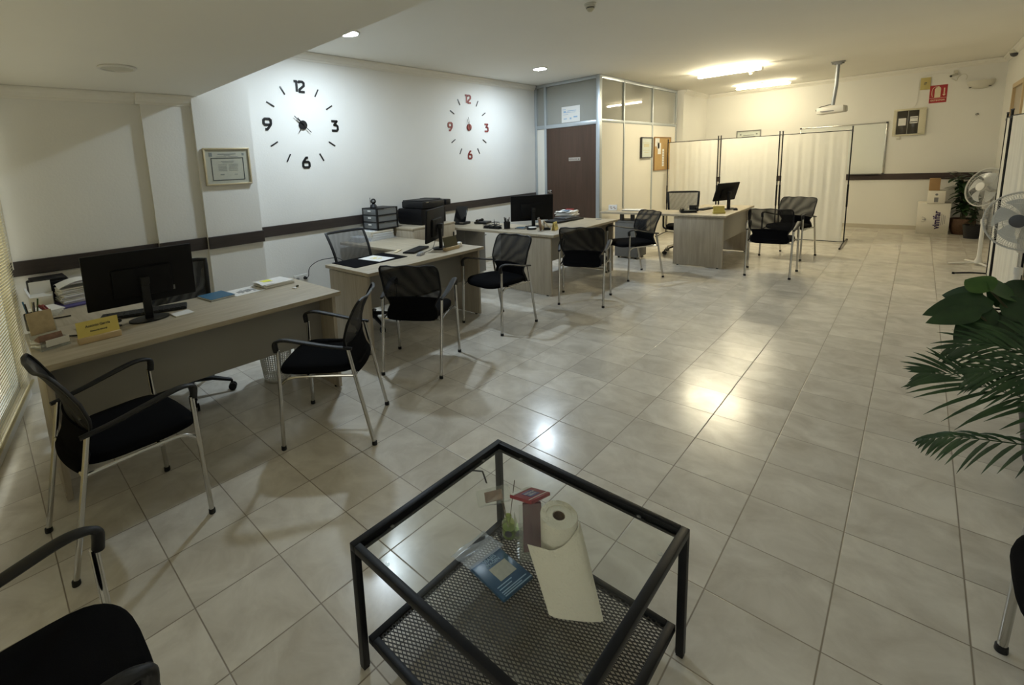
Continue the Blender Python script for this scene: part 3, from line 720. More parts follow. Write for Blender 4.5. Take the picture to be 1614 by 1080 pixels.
t, o = desk('desk', 'farthest oak office desk, between the booth and the cloth screen', -2.04, -1.325, 3.44, 4.99, (-3.12, -2.04, 3.46, 4.02), -1.42, .35, pan=(.05, .03))
bm = BM()
for x in (-2.83, -2.66): b2(bm, x-.022, x+.022, 3.60, 3.66, .60, DZ-.03)
o('support_post', bm, 'darkgrey')
def cabinet(name, label, x0, x1, y0, y1, h, m, drawers, front='x'):
    t = thing(name, label, 'cabinet', ((x0+x1)/2, (y0+y1)/2, 0)); w, d = x1-x0, y1-y0
    bm = BM(); box(bm, (0, 0, h/2+.01), (w-.01, d-.006, h-.04), .003); obj('body', bm, m, t)
    bm = BM(); box(bm, (0, 0, h-.012), (w+.01, d+.006, .024), .002); obj('cabinet_top', bm, m if m != 'deskz' else 'desk', t)
    bm = BM()
    for sx in (-1, 1):
        for sy in (-1, 1): lathe(bm, [(.016, 0), (.016, .03)], (sx*(w/2-.05), sy*(d/2-.05), 0), 12)
    obj('foot', bm, 'plastic', t)
    n = drawers; hh = (h-.07)/n
    for k in range(n):
        bm = BM(); z = .045+hh*(k+.5)
        if front == 'x': box(bm, (w/2+.002, 0, z), (.014, d-.02, hh-.006), .002)
        else: box(bm, (0, d/2+.002, z), (w-.02, .014, hh-.006), .002)
        dr = obj('drawer', bm, m, t)
        bm = BM()
        if front == 'x': box(bm, (w/2+.016, 0, z+hh*.25), (.012, .12, .008), .003)
        else: box(bm, (0, d/2+.016, z+hh*.25), (.12, .012, .008), .003)
        obj('drawer_handle', bm, 'metal', dr)
    return t
cabinet('filing_cabinet', 'low oak cabinet against the left wall, under the printer', -4.40, -3.80, .03, .775, .858, 'deskz', 2)
cabinet('drawer_pedestal', 'grey drawer pedestal under the farthest desk', -2.90, -2.53, 3.52, 3.87, .60, 'greywood', 3, 'y')

# ------------------------------------------------------------------ visitors' chair
def back_y(z):
    K = [(.42, -.205), (.48, -.172), (.56, -.155), (.64, -.160), (.72, -.183), (.80, -.222), (.875, -.262)]
    for (a, p), (b, q) in zip(K, K[1:]):
        if z <= b: s = (z-a)/(b-a); s = max(0, s); return p+(q-p)*s
    return K[-1][1]
def back_w(z):
    K = [(.42, .185), (.45, .20), (.49, .198), (.53, .178), (.56, .186), (.60, .216), (.64, .228), (.81, .231), (.840, .224), (.858, .208), (.868, .18)]
    for (a, p), (b, q) in zip(K, K[1:]):
        if z <= b: s = max(0, (z-a)/(b-a)); return p+(q-p)*s
    return K[-1][1]
def seat_outline(t):
    a = 2*PI*t; n = 3.6; c, s = math.cos(a), math.sin(a)
    x = math.copysign(abs(c)**(2/n), c); y = math.copysign(abs(s)**(2/n), s)
    hw = .222+.028*(y+1)/2
    return x*hw, .05+y*.245
def guest_chair(label):
    t = thing('guest_chair', label, 'chair', group=None)
    bm = BM(); n = 44; rings = []
    for k, (sc, z) in enumerate(((.90, .437), (.985, .444), (1.0, .458), (.985, .474), (.93, .485), (.75, .491), (.4, .493), (.0, .4935))):
        if sc == 0: rings.append([bm.verts.new((0, .05, z))]); continue
        ring = []
        for i in range(n):
            x, y = seat_outline(i/n); y2 = .05+(y-.05)*sc
            dip = -.022*max(0, (y2-.2)/.1)**1.5 if y2 > .2 else 0
            ring.append(bm.verts.new((x*sc, y2, z+dip)))
        rings.append(ring)
    for a, b in zip(rings, rings[1:]):
        for i in range(n):
            if len(b) == 1: bm.faces.new((a[i], a[(i+1) % n], b[0]))
            else: bm.faces.new((a[i], a[(i+1) % n], b[(i+1) % n], b[i]))
    bm.faces.new(rings[0][::-1]); obj('seat', bm, 'fabric', t, angle=60)
    cur = lambda x, w: .030*(x/.23)**2
    # net back
    bm = BM()
    def f(u, v):
        z = .555+v*.312; w = back_w(z)-.004; x = (2*u-1)*w; zz = z-(.010*max(0, v-.8)/.2*math.sin(PI*abs(2*u-1))**2)
        return (x, back_y(z)+cur(x, w), zz)
    grid(bm, f, 16, 18); obj('net_back', bm, 'net', t, label='see-through black net')
    # padded lower cover
    bm = BM()
    def g(u, v):
        z = .425+v*.165; w = back_w(z)-.006 if z < .56 else back_w(z)-.012; x = (2*u-1)*w
        top = .012*math.sin(PI*u)
        return (x, back_y(z)+cur(x, w)+.002, z+top*v)
    grid(bm, g, 14, 10, .022); obj('lumbar_pad', bm, 'fabric', t, angle=60)
    # rim
    bm = BM(); P = []
    zs = [.435+(.858-.435)*i/22 for i in range(23)]
    for z in zs: w = back_w(z); P.append((w, back_y(z)+cur(w, w), z))
    for i in range(1, 10):
        u = 1-2*i/10; x = .19*u; P.append((x, back_y(.868)+cur(x, .2), .868-.010*math.sin(PI*abs(u))**2))
    for z in reversed(zs): w = back_w(z); P.append((-w, back_y(z)+cur(w, w), z))
    tube(bm, P, .0095, 8, r2=.006); obj('back_rim', bm, 'plastic', t)
    for s in (-1, 1):
        bm = BM(); tube(bm, smooth_path([(s*.27, .2625, .008), (s*.268, .256, .2), (s*.265, .248, .42), (s*.262, .243, .60)], 4), .0115, 12)
        l = obj('leg', bm, 'chrome', t, label='chrome front leg')
        bm = BM(); lathe(bm, [(.0145, 0), (.0155, .004), (.0145, .022), (.0118, .024)], (s*.27, .2625, 0), 14); obj('rubber_foot', bm, 'plastic', l)
        bm = BM(); tube(bm, smooth_path([(s*.232, -.2625, .008), (s*.234, -.215, .25), (s*.236, -.168, .49), (s*.236, -.148, .595)], 4), .0115, 12)
        l = obj('leg', bm, 'chrome', t, label='chrome rear leg')
        bm = BM(); lathe(bm, [(.0145, 0), (.0155, .004), (.0145, .022), (.0118, .024)], (s*.232, -.2625, 0), 14); obj('rubber_foot', bm, 'plastic', l)
        bm = BM()
        P = smooth_path([(s*.240, -.175, .592), (s*.252, -.05, .612), (s*.262, .08, .640), (s*.266, .18, .660), (s*.265, .235, .657), (s*.263, .256, .638), (s*.262, .252, .592)], 6)
        n_ = len(P); wd = [(.014+.011*math.sin(PI*min(1, i/(n_*.72)))) if i < n_*.75 else .0165 for i in range(n_)]
        th = [.009 if i < n_*.70 else .009+.007*min(1, (i-n_*.70)/(n_*.12)) for i in range(n_)]
        tube(bm, P, wd, 12, r2=th); obj('armrest', bm, 'plastic', t)
    bm = BM()
    for s in (-1, 1): tube(bm, smooth_path([(s*.236, -.182, .432), (s*.236, -.05, .433), (s*.244, .12, .434), (s*.252, .20, .426), (s*.262, .245, .395)], 5), .0085, 8)
    tube(bm, [(-.236, -.18, .430), (.236, -.18, .430)], .0085, 8); tube(bm, [(-.24, .10, .425), (.24, .10, .425)], .0085, 8)
    obj('seat_rail', bm, 'chrome', t)
    return t
G0 = guest_chair('black net guest chair nearest the window, in front of the first desk')
G0.location = (-2.057, -3.388, 0); G0.rotation_euler = (0, 0, heading(-.048, .52))
for (x, y, fx, fy, lab) in (
    (-2.020, -2.245, -.380, -.3455, 'black net guest chair seen from the side at the right end of the first desk'),
    (-2.312, -1.2745, -.274, .448, 'black net guest chair with its back to us at the desk with the black pad'),
    (-2.4015, -.090, -.062, -.52, 'black net guest chair facing us beside the desk with the black pad'),
    (-2.138, 1.099, -.187, .484, 'black net guest chair with its back to us at the desk before the brown door'),
    (-2.160, 2.530, -.562, -.826, 'black net guest chair angled toward us left of the farthest desk'),
    (-.829, 3.524, -.08, .997, 'nearer black net guest chair of the two right of the farthest desk'),
    (-.844, 4.907, -.142, -.506, 'farther black net guest chair by the cloth screen, facing us'),
    (-.80, -3.85, 0.0, 1.0, 'black guest chair cut off at the bottom left corner of the picture'),
    (.985, -1.905, -1.0, 0.03, 'black guest chair cut off at the bottom right edge of the picture')):
    dup(G0, (x, y, 0), heading(fx, fy), lab)

# ------------------------------------------------------------------ office swivel chairs
def office_chair(label, base, seatz=.46, net='greynet', metal='plastic', back=None):
    t = thing('office_chair', label, 'chair')
    for k in range(5):
        a = R(72*k+base); c, s = math.cos(a), math.sin(a)
        bm = BM(); tube(bm, [(0.03*c, .03*s, .125), (.16*c, .16*s, .115), (.285*c, .285*s, .078)], [.028, .022, .015], 10, r2=[.022, .017, .012]); l = obj('base_leg', bm, metal, t)
        bm = BM()
        for q in (-1, 1):
            tube(bm, [(.29*c-s*(q*.014-.006), .29*s+c*(q*.014-.006), .028), (.29*c-s*(q*.014+.006), .29*s+c*(q*.014+.006), .028)], .028, 16)
        tube(bm, [(.285*c, .285*s, .08), (.29*c, .29*s, .028)], .009, 8); obj('caster', bm, 'plastic', l)
    bm = BM(); lathe(bm, [(.036, .10), (.036, .15), (.026, .16), (.026, .30), (.016, .30), (.016, seatz-.06), (.001, seatz-.06)], seg=20); obj('gas_column', bm, 'plastic', t)
    bm = BM(); box(bm, (0, 0, seatz-.05), (.2, .2, .035), .008); obj('tilt_mechanism', bm, 'plastic', t)
    bm = BM(); n = 36; rings = []
    for sc, z in ((.88, -.035), (.98, -.028), (1, -.005), (.98, .02), (.9, .034), (.6, .04), (.0, .042)):
        if sc == 0: rings.append([bm.verts.new((0, .02, seatz+z))]); continue
        ring = []
        for i in range(n):
            a = 2*PI*i/n; c, s = math.cos(a), math.sin(a); x = math.copysign(abs(c)**.6, c)*.24; y = math.copysign(abs(s)**.6, s)*.235
            ring.append(bm.verts.new((x*sc, .02+y*sc, seatz+z)))
        rings.append(ring)
    for a, b in zip(rings, rings[1:]):
        for i in range(n):
            if len(b) == 1: bm.faces.new((a[i], a[(i+1) % n], b[0]))
            else: bm.faces.new((a[i], a[(i+1) % n], b[(i+1) % n], b[i]))
    bm.faces.new(rings[0][::-1]); obj('seat', bm, 'fabric', t, angle=60)
    z0, z1, y0, y1 = back or (.60, .96, -.20, -.30)
    yb = lambda z: y0+(y1-y0)*((z-z0)/(z1-z0))+.035*math.sin(PI*min(1, max(0, (z-z0)/(z1-z0))))
    bw = lambda z: .205+.02*(z-z0)/(z1-z0)
    bm = BM(); grid(bm, lambda u, v: ((2*u-1)*(bw(z0+v*(z1-z0))-.01), yb(z0+v*(z1-z0))-.02*(1-(2*u-1)**2), z0+v*(z1-z0)), 10, 10); obj('net_back', bm, net, t)
    bm = BM(); P = []
    n = 10
    for i in range(n+1): z = z0+(z1-z0)*i/n; P.append((bw(z), yb(z), z))
    for i in range(1, 8): u = 1-2*i/8; P.append((bw(z1)*u, yb(z1)-.02*(1-u*u), z1+.004))
    for i in range(n, -1, -1): z = z0+(z1-z0)*i/n; P.append((-bw(z), yb(z), z))
    for i in range(1, 8): u = -1+2*i/8; P.append((bw(z0)*u, yb(z0)-.02*(1-u*u), z0))
    tube(bm, P, .011, 8, r2=.016, closed=True); obj('back_frame', bm, 'plastic', t)
    bm = BM(); tube(bm, smooth_path([(0, -.05, seatz-.05), (0, -.20, seatz-.04), (0, -.27, seatz+.03), (0, y0-.03, z0), (0, yb(z0+.08)-.03, z0+.08)], 5), .026, 8, r2=.010); obj('back_support', bm, 'plastic', t)
    for s in (-1, 1):
        bm = BM(); tube(bm, smooth_path([(s*.14, -.02, seatz-.045), (s*.265, -.02, seatz-.03), (s*.28, -.02, seatz+.06), (s*.28, 0, seatz+.185)], 5), .014, 8)
        box(bm, (s*.28, .02, seatz+.20), (.06, .24, .028), .01); obj('armrest', bm, 'plastic', t)
    return t
c = office_chair('black swivel chair behind the first desk, star base showing under it', 22, .44, 'darknet', back=(.56, .95, -.20, -.33)); c.location = (-3.21, -2.76, 0); c.rotation_euler = (0, 0, heading(.97, -.25))
c = office_chair('black swivel chair with a see-through back behind the desk with the black pad', 8, .42, back=(.58, .955, -.20, -.36)); c.location = (-3.42, -.96, 0); c.rotation_euler = (0, 0, heading(1, -.04))
c = office_chair('black swivel chair with a pale see-through back behind the farthest desk', 30, .44, metal='chrome', back=(.62, .975, -.20, -.25)); c.location = (-2.16, 4.36, 0); c.rotation_euler = (0, 0, heading(.32, -.95))

# ------------------------------------------------------------------ coffee table
X0, X1, Y0, Y1 = -.708, .030, -3.032, -2.294
t = thing('coffee_table', 'square black steel coffee table with a glass top and a mesh shelf', 'table', ((X0+X1)/2, (Y0+Y1)/2, 0))
hw = (X1-X0)/2; tw = .024
bm = BM()
for s in (-1, 1):
    box(bm, (s*(hw-tw/2), 0, .45-tw/2), (tw, 2*hw, tw), .002); box(bm, (0, s*(hw-tw/2), .45-tw/2), (2*hw-2*tw, tw, tw), .002)
    box(bm, (s*(hw-tw-.003), 0, .45-tw-.0015), (.012, 2*hw-2*tw, .003)); box(bm, (0, s*(hw-tw-.003), .45-tw-.0015), (2*hw-2*tw, .012, .003))
obj('top_frame', bm, 'blackmetal', t)
for sx in (-1, 1):
    for sy in (-1, 1):
        bm = BM(); box(bm, (sx*(hw-tw/2), sy*(hw-tw/2), .2175), (tw, tw, .421), .002); box(bm, (sx*(hw-tw/2), sy*(hw-tw/2), .0035), (tw-.004, tw-.004, .007)); obj('leg', bm, 'blackmetal', t)
bm = BM(); box(bm, (0, 0, .4345), (2*hw-2*tw-.004, 2*hw-2*tw-.004, .005)); obj('glass_top', bm, 'glass', t, smooth=False)
bm = BM()
for s in (-1, 1):
    box(bm, (s*(hw-tw*1.5), 0, .10), (tw, 2*hw-2*tw, tw), .002); box(bm, (0, s*(hw-tw*1.5), .10), (2*hw-4*tw, tw, tw), .002)
obj('shelf_frame', bm, 'blackmetal', t)
# expanded metal: crossing flat strands
bm = BM(); L_ = hw-2*tw; nx, pw, ph = 0, .0125, .0066
w_ = .0016
def strand(x0, y0, x1, y1):
    d = Vector((x1-x0, y1-y0)); l = d.length; n = Vector((-d.y, d.x))/l*w_
    vs = [bm.verts.new((x0+n.x, y0+n.y, .1045)), bm.verts.new((x0-n.x, y0-n.y, .1045)), bm.verts.new((x1-n.x, y1-n.y, .1045)), bm.verts.new((x1+n.x, y1+n.y, .1045))]
    bm.faces.new(vs)
# long diamonds: the strands run at +-27 degrees and are clipped to the shelf square
for sg in (1, -1):
    k = -L_*3
    sl = sg*ph/pw
    while k < L_*3:
        # y = sl*x + k
        xa, xb = -L_, L_; ya, yb_ = sl*xa+k, sl*xb+k
        if max(ya, yb_) > -L_ and min(ya, yb_) < L_:
            pts = []
            for (x, y) in ((xa, ya), (xb, yb_)):
                if y > L_: y2 = L_; x2 = (y2-k)/sl
                elif y < -L_: y2 = -L_; x2 = (y2-k)/sl
                else: x2, y2 = x, y
                pts.append((x2, y2))
            strand(*pts[0], *pts[1])
        k += ph*2
def add_thick():
    r = bmesh.ops.extrude_face_region(bm, geom=list(bm.faces)); vs = [v for v in r['geom'] if isinstance(v, bmesh.types.BMVert)]
    bmesh.ops.translate(bm, vec=(0, 0, .0022), verts=vs)
add_thick()
obj('shelf_mesh', bm, mat('mesh_steel', (.05, .047, .042), .45, .5), t, smooth=False)
for sx, sy in ((-1, .62), (-1, -.62), (1, .62), (1, -.62), (.62, -1), (-.62, -1), (.62, 1), (-.62, 1)):
    bm = BM(); lathe(bm, [(.007, .437), (.007, .439), (.001, .4395)], (sx*(hw-tw-.012) if abs(sx) == 1 else sx*hw, sy*(hw-tw-.012) if abs(sy) == 1 else sy*hw, 0), 12)
    obj('glass_bumper', bm, 'acrylic', t)
SH = .107
# paper towel roll standing on the shelf
B0, T0 = Vector((-.372, -2.378, SH)), Vector((-.355, -2.407, .350))
ax = (T0-B0).normalized(); q = Vector((0, 0, 1)).rotation_difference(ax); Mr = q.to_matrix(); Lr = (T0-B0).length
t = thing('paper_towel_roll', 'white paper towel roll with a loose end under the glass table top', 'paper towel', tuple(B0))
bm = BM(); rr, ri = .064, .021
lathe(bm, [(ri, 0), (rr*.97, 0), (rr, .004), (rr, Lr-.004), (rr*.96, Lr), (.044, Lr-.001), (.043, Lr-.004), (ri+.001, Lr-.003), (ri, Lr-.006), (ri, 0)], (0, 0, .0), 48, Mr, cap=False)
zmin = min(v.co.z for v in bm.verts)
obj('roll', bm, 'towel', t); t.location.z += -zmin+.0005
bm = BM(); lathe(bm, [(ri-.0025, .002), (ri-.0005, .002), (ri-.0005, Lr-.006), (ri-.0025, Lr-.006), (ri-.0025, .002)], (0, 0, 0), 30, Mr, cap=False); obj('cardboard_core', bm, 'cardcore', t)
RO = Vector(t.location)
topc = smooth_path([(-.425, -2.500, .262), (-.385, -2.488, .266), (-.340, -2.478, .275), (-.305, -2.452, .300), (-.288, -2.405, .335), (-.298, -2.368, .345)], 6)
botc = smooth_path([(-.305, -2.556, SH+.002), (-.280, -2.548, SH+.002), (-.245, -2.525, SH+.002), (-.210, -2.500, SH+.002), (-.180, -2.474, SH+.002), (-.166, -2.456, SH+.002)], 6)
def sheet(u, v):
    k = u*(len(topc)-1); i = min(int(k), len(topc)-2); f = k-i
    a = botc[i].lerp(botc[i+1], f); c = topc[i].lerp(topc[i+1], f)
    return a.lerp(c, v)+Vector((.5, -.4, 0))*.012*math.sin(PI*v)*math.sin(PI*u)-RO
bm = BM(); grid(bm, sheet, 30, 14, .0010); obj('loose_sheet', bm, 'towel', t, angle=80)
# acrylic leaflet stand behind the roll
t = thing('leaflet_stand', 'clear acrylic leaflet stand behind the paper towel roll', 'leaflet stand', (-.500, -2.383, SH), heading(.75, -.66)); t.scale = (.8, .82, 1)
bm = BM()
box(bm, (0, 0, .0025), (.115, .11, .003))
for (y, h) in ((.05, .235), (.02, .14), (-.02, .09), (-.054, .05)): box(bm, (0, y, h/2), (.115, .0025, h))
for s in (-1, 1): box(bm, (s*.057, 0, .07), (.0025, .107, .14))
obj('stand', bm, 'acrylic', t, smooth=False)
bm = BM(); box(bm, (-.008, .036, .13), (.085, .014, .20), .001); obj('leaflets', bm, 'plum', t, label='dark plum leaflets')
bm = BM(); box(bm, (-.008, .0285, .19), (.08, .001, .06)); box(bm, (-.008, .0285, .11), (.08, .001, .02)); obj('print', bm, 'grey', t, smooth=False)
t2 = thing('red_packet', 'red packet with a blue label on top of the leaflet stand', 'packet', (-.490, -2.385, SH+.246), heading(.75, -.66)+R(38))
bm = BM(); box(bm, (0, 0, 0), (.115, .10, .012), .002, Euler((R(14), R(-12), 0))); pk = obj('packet', bm, 'redpack', t2)
mt2 = Matrix.Translation((0, 0, 0)) @ Euler((R(14), R(-12), 0)).to_matrix().to_4x4()
bm = BM(); box(bm, (0, .004, .0068), (.055, .045, .001)); bmesh.ops.transform(bm, matrix=mt2, verts=bm.verts); obj('label_patch', bm, 'purple', t2, smooth=False)
bm = BM(); box(bm, (0, .038, .0068), (.112, .003, .001)); box(bm, (.0, -.040, .0068), (.11, .014, .001)); bmesh.ops.transform(bm, matrix=mt2, verts=bm.verts); obj('white_band', bm, 'paper', t2, smooth=False)
text('VIAJES', .015, 'paper', mt2 @ Matrix.Translation((0, .012, .0078)), t2, extrude=.0002); text('IMAGEN', .015, 'paper', mt2 @ Matrix.Translation((0, -.004, .0078)), t2, extrude=.0002)
# reed diffuser
t = thing('reed_diffuser', 'green reed diffuser bottle at the back corner of the mesh shelf', 'diffuser', (-.604, -2.372, SH))
bm = BM(); lathe(bm, [(.001, 0), (.024, 0), (.027, .005), (.027, .058), (.022, .068), (.010, .074), (.010, .086), (.013, .086), (.013, .092), (.008, .092), (.008, .076), (.001, .074)], seg=28); obj('bottle', bm, glassy('bottle_glass', (.72, .80, .45), .25, .05, 1.0), t)
bm = BM(); lathe(bm, [(.001, .003), (.023, .003), (.0245, .006), (.0245, .040), (.001, .040)], seg=28); obj('liquid', bm, 'green', t)
bm = BM(); lathe(bm, [(.001, 0), (.014, 0), (.014, .001), (.001, .001)], (0, 0, 0), 24, facing((0, 0, 0), (.55, -.83, 0)).to_3x3()); bmesh.ops.translate(bm, vec=(.0155, -.0235, .032), verts=bm.verts); obj('bottle_label', bm, 'ink', t)
for (dx, dy, l) in ((-.06, .02, .17), (-.028, -.004, .19), (.012, .03, .235)):
    bm = BM(); tube(bm, [(-dx*.1, -dy*.1, .01), (dx, dy, l)], .0015, 6); obj('reed', bm, 'reed', t)
# blue packet in a plastic bag
t = thing('blue_packet', 'flat blue packet in a clear plastic bag on the mesh shelf', 'packet', (-.525, -2.535, SH), heading(-.82, .10))
bm = BM(); box(bm, (-.005, -.012, .012), (.150, .175, .014), .004); pk = obj('packet', bm, 'bluepack', t)
bm = BM(); box(bm, (.005, -.012, .0195), (.080, .062, .0012)); obj('picture_patch', bm, 'signcream', t, smooth=False); t.children[-1].data.materials[0] = mat('pale_print', (.42, .42, .36), .6, var=.25, scale=60)
text('VIAJES', .022, 'lightblue', Matrix.Translation((0, .052, .0196)), t, extrude=.0003, bold=.0004); text('IMAGEN', .018, 'lightblue', Matrix.Translation((0, .033, .0196)), t, extrude=.0003, bold=.0003)
bm = BM()
for k, (w, y) in enumerate(((.07, -.055), (.06, -.066), (.12, -.078), (.09, -.086), (.13, -.094))): box(bm, ((w-.13)/2, y, .0195), (w, .0035, .001))
obj('print_lines', bm, 'lightblue', t, smooth=False)
bm = BM(); grid(bm, lambda u, v: ((u-.5)*.175, .06+v*.115, .023-.019*v+.004*math.sin(9*u+5*v)*v+.004*math.sin(17*v+4*u)*v), 14, 12, .0006); obj('plastic_bag', bm, 'bag', t, label='crumpled clear plastic bag')
# small clear box on a black strap
t = thing('hanging_holder', 'clear plastic card holder hung by a black strap under the table frame', 'card holder', (-.66, -2.44, 0))
bm = BM(); tube(bm, [(-.022, -.062, .428), (-.012, -.0, .395), (-.002, .01, .345)], .0055, 8, r2=.0025); obj('strap', bm, 'plastic', t)
bm = BM(); box(bm, (.045, -.005, .32), (.055, .13, .03), .002, None); bmesh.ops.rotate(bm, verts=bm.verts, cent=(.045, -.005, .32), matrix=Euler((R(28), R(40), R(-38))).to_matrix()); obj('clear_case', bm, 'acrylic', t)
bm = BM(); box(bm, (.045, -.005, .32), (.035, .07, .014), .001); bmesh.ops.rotate(bm, verts=bm.verts, cent=(.045, -.005, .32), matrix=Euler((R(28), R(40), R(-38))).to_matrix()); obj('cards', bm, 'brownprint', t)

# ------------------------------------------------------------------ things on the desks
def monitor(label, loc, dirv, w, h, zc, tilt=0.0, base_xy=None, basew=(.22, .16), back='screenback', oval=True, roll=0):
    """dirv = horizontal direction along the screen's width; the screen looks to the left of it (local -y is the back)"""
    t = thing('monitor', label, 'monitor', (loc[0], loc[1], DZ), math.atan2(dirv[1], dirv[0]))
    zc -= DZ
    bm = BM(); box(bm, (0, 0, 0), (w, .022, h), .004); box(bm, (0, -.018, -h*.08), (w*.55, .03, h*.55), .012); 
    for x in (-.05, .05):
        for z in (-.05, .05): lathe(bm, [(.004, 0), (.004, .002)], (x, -.0335, z-.01), 8, Matrix.Rotation(PI/2, 3, 'X'))
    s = obj('screen_housing', bm, back, t); s.location = (0, 0, zc); s.rotation_euler = (R(tilt), R(roll), 0)
    bm = BM(); box(bm, (0, .0115, 0), (w-.016, .002, h-.02)); obj('display', bm, 'gloss', s, smooth=False)
    bx, by = (0, -.06) if base_xy is None else base_xy
    bm = BM(); box(bm, (bx, by, (zc+.012)/2), (.045, .03, zc-.0), .006, None); obj('stand_neck', bm, 'plastic', t)
    bm = BM(); box(bm, (bx, (by-.02)/2, zc-.02), (.05, abs(by)+.04, .05), .008); obj('stand_hinge', bm, 'plastic', t)
    bm = BM()
    if oval:
        n = 30; prism(bm, [(basew[0]/2*math.cos(2*PI*k/n), basew[1]/2*math.sin(2*PI*k/n)) for k in range(n)], 0, .009, None, (bx, by, .0005))
    else: prism(bm, rrect(basew[0], basew[1], .02), 0, .008, None, (bx, by, .0005))
    obj('stand_base', bm, 'plastic', t)
    return t
# screens look toward -x (the staff side)
MT['olive'] = mat('dark_olive_card', (.05, .048, .02), .35)
m = monitor('large black monitor with its back to us on the nearest desk', (-2.875, -3.028), (.03, 1), .585, .328, 1.005, 3, (0, -.05)); 
bm = BM(); box(bm, (-.145+.0, -.013, -.10), (.055, .003, .028)); 
lab = obj('port_label', bm, 'grey', m.children[0], smooth=False); lab.location = (.29, 0, 0)
monitor('black monitor seen edge-on beside the wooden name block', (-3.045, -.325), (-.22, .45), .53, .335, .995, 4, (0, -.055), (.20, .17))
monitor('black monitor with its back to us on the desk before the brown door', (-3.11, 1.535), (.36, .48), .575, .335, .985, 2, (0, -.05), (.22, .17))
monitor('black monitor tilted on the farthest desk', (-1.565, 4.36), (.36, .93), .47, .275, 1.00, 16, (0, -.045), (.19, .15))

def keyboard(label, x, y, rz, l=.44, w=.135):
    t = thing('keyboard', label, 'keyboard', (x, y, DZ), rz)
    bm = BM(); box(bm, (0, 0, .009), (w, l, .015), .004); box(bm, (-w*.3, 0, .017), (.02, l*.9, .004), .002); obj('keyboard_body', bm, 'plastic', t)
    bm = BM()
    for i in range(5):
        for j in range(15): box(bm, (-w*.36+i*w*.175+.01, -l*.46+j*l*.0655, .0185), (w*.145, l*.055, .005))
    obj('keys', bm, 'plastic', t, smooth=False); return t
keyboard('long black keyboard behind the nearest monitor stand', -3.01, -3.01, R(-18), .48)
keyboard('black keyboard in front of the edge-on monitor', -3.13, -.53, R(22), .36, .13)
keyboard('black keyboard on the farthest desk', -1.80, 4.22, R(-10), .38, .12)
def mouse(label, x, y, rz=0, m='plastic'):
    t = thing('mouse', label, 'mouse', (x, y, DZ), rz)
    bm = BM(); grid(bm, lambda u, v: (.03*(2*u-1)*(1-.2*abs(2*v-1)), .052*(2*v-1), .0015+.034*math.sqrt(max(0, (1-abs(2*u-1)**2.5)*(1-abs(2*v-1)**3.5)))), 10, 14); obj('mouse_body', bm, m, t, angle=70)
    return t
mouse('grey mouse on the front edge of the desk with the black pad', -2.90, -.68, .4, 'grey')
mouse('small dark mouse beside the monitor on the farthest desk', -1.40, 4.22, .2)
single('mouse_cable', (lambda b: (tube(b, smooth_path([(-2.92, -.63, DZ+.008), (-2.96, -.56, DZ+.006), (-2.95, -.50, DZ+.02), (-2.99, -.42, DZ+.03), (-3.02, -.35, DZ+.11)], 6), .0028, 6), b)[1])(BM()), 'plastic', 'thin black cable from the grey mouse up to the edge-on monitor', 'cable')

# first desk
def nameblock(label, x, y, rz, w=.19, h=.095, m='yellow', wood='beige', letters=None, dark=False):
    t = thing('name_block', label, 'name plate', (x, y, DZ), rz)     # local +x faces the visitor
    bm = BM(); box(bm, (0, 0, .016), (.05, w, .032), .003); obj('wooden_base', bm, wood, t)
    M3 = Euler((0, R(-14), 0)).to_matrix()
    bm = BM(); box(bm, (0, 0, h/2), (.004, w*.97, h), 0); bmesh.ops.rotate(bm, verts=bm.verts, cent=(0, 0, 0), matrix=M3); bmesh.ops.translate(bm, vec=(.004, 0, .03), verts=bm.verts); obj('card', bm, m, t, smooth=False)
    if letters:
        for k, (s, sz) in enumerate(letters):
            text(s, sz, 'ink', Matrix.Translation((.008-.0-(.0), 0, .03)) @ M3.to_4x4() @ facing((.0025, 0, h*.66-k*.028), (1, 0, 0)), t, extrude=.0002, bold=.0003)
    return t
nameblock('yellow name card on a beige wooden block at the front edge of the nearest desk', -2.635, -3.315, .02, .195, .085, letters=(('Antonio García', .018), ('Asesoría laboral', .012)))
t = thing('brochure_holder', 'clear holder with tan and brown cards at the left end of the nearest desk', 'card holder', (-2.765, -3.525, DZ), .25); t.scale = (1.2, 1.2, 1.2)
bm = BM(); box(bm, (.02, 0, .0025), (.13, .11, .003)); box(bm, (-.03, 0, .06), (.003, .105, .12), 0, Euler((0, R(-14), 0))); box(bm, (.083, 0, .022), (.003, .105, .04))
for s in (-1, 1): box(bm, (.03, s*.052, .02), (.11, .0025, .038))
obj('holder', bm, 'acrylic', t, smooth=False)
bm = BM(); box(bm, (-.022, -.004, .105), (.006, .092, .10), .001, Euler((0, R(-16), 0))); obj('tan_card', bm, 'tanprint', t)
bm = BM(); box(bm, (.02, 0, .035), (.055, .085, .03), .001, Euler((0, R(-25), 0))); obj('brown_cards', bm, 'brownprint', t)
bm = BM(); box(bm, (.087, .008, .03), (.002, .085, .03)); obj('white_label', bm, 'paper', t, smooth=False)
t = thing('pen_cup', 'black pen cup with pens and red scissors at the window end of the nearest desk', 'pen cup', (-3.20, -3.545, DZ))
bm = BM(); lathe(bm, [(.001, 0), (.038, 0), (.040, .004), (.042, .10), (.039, .10), (.037, .006), (.001, .006)], seg=24); obj('cup', bm, 'plastic', t)
for k, (a, l, mm) in enumerate(((20, .17, 'gloss'), (100, .18, 'leafmid'), (170, .16, 'metal'), (250, .175, 'bluebook'), (310, .165, 'plastic'))):
    bm = BM(); tube(bm, [(.012*math.cos(R(a)), .012*math.sin(R(a)), .01), (.036*math.cos(R(a)), .036*math.sin(R(a)), l)], .0042, 8); obj('pen', bm, mm, t)
bm = BM()
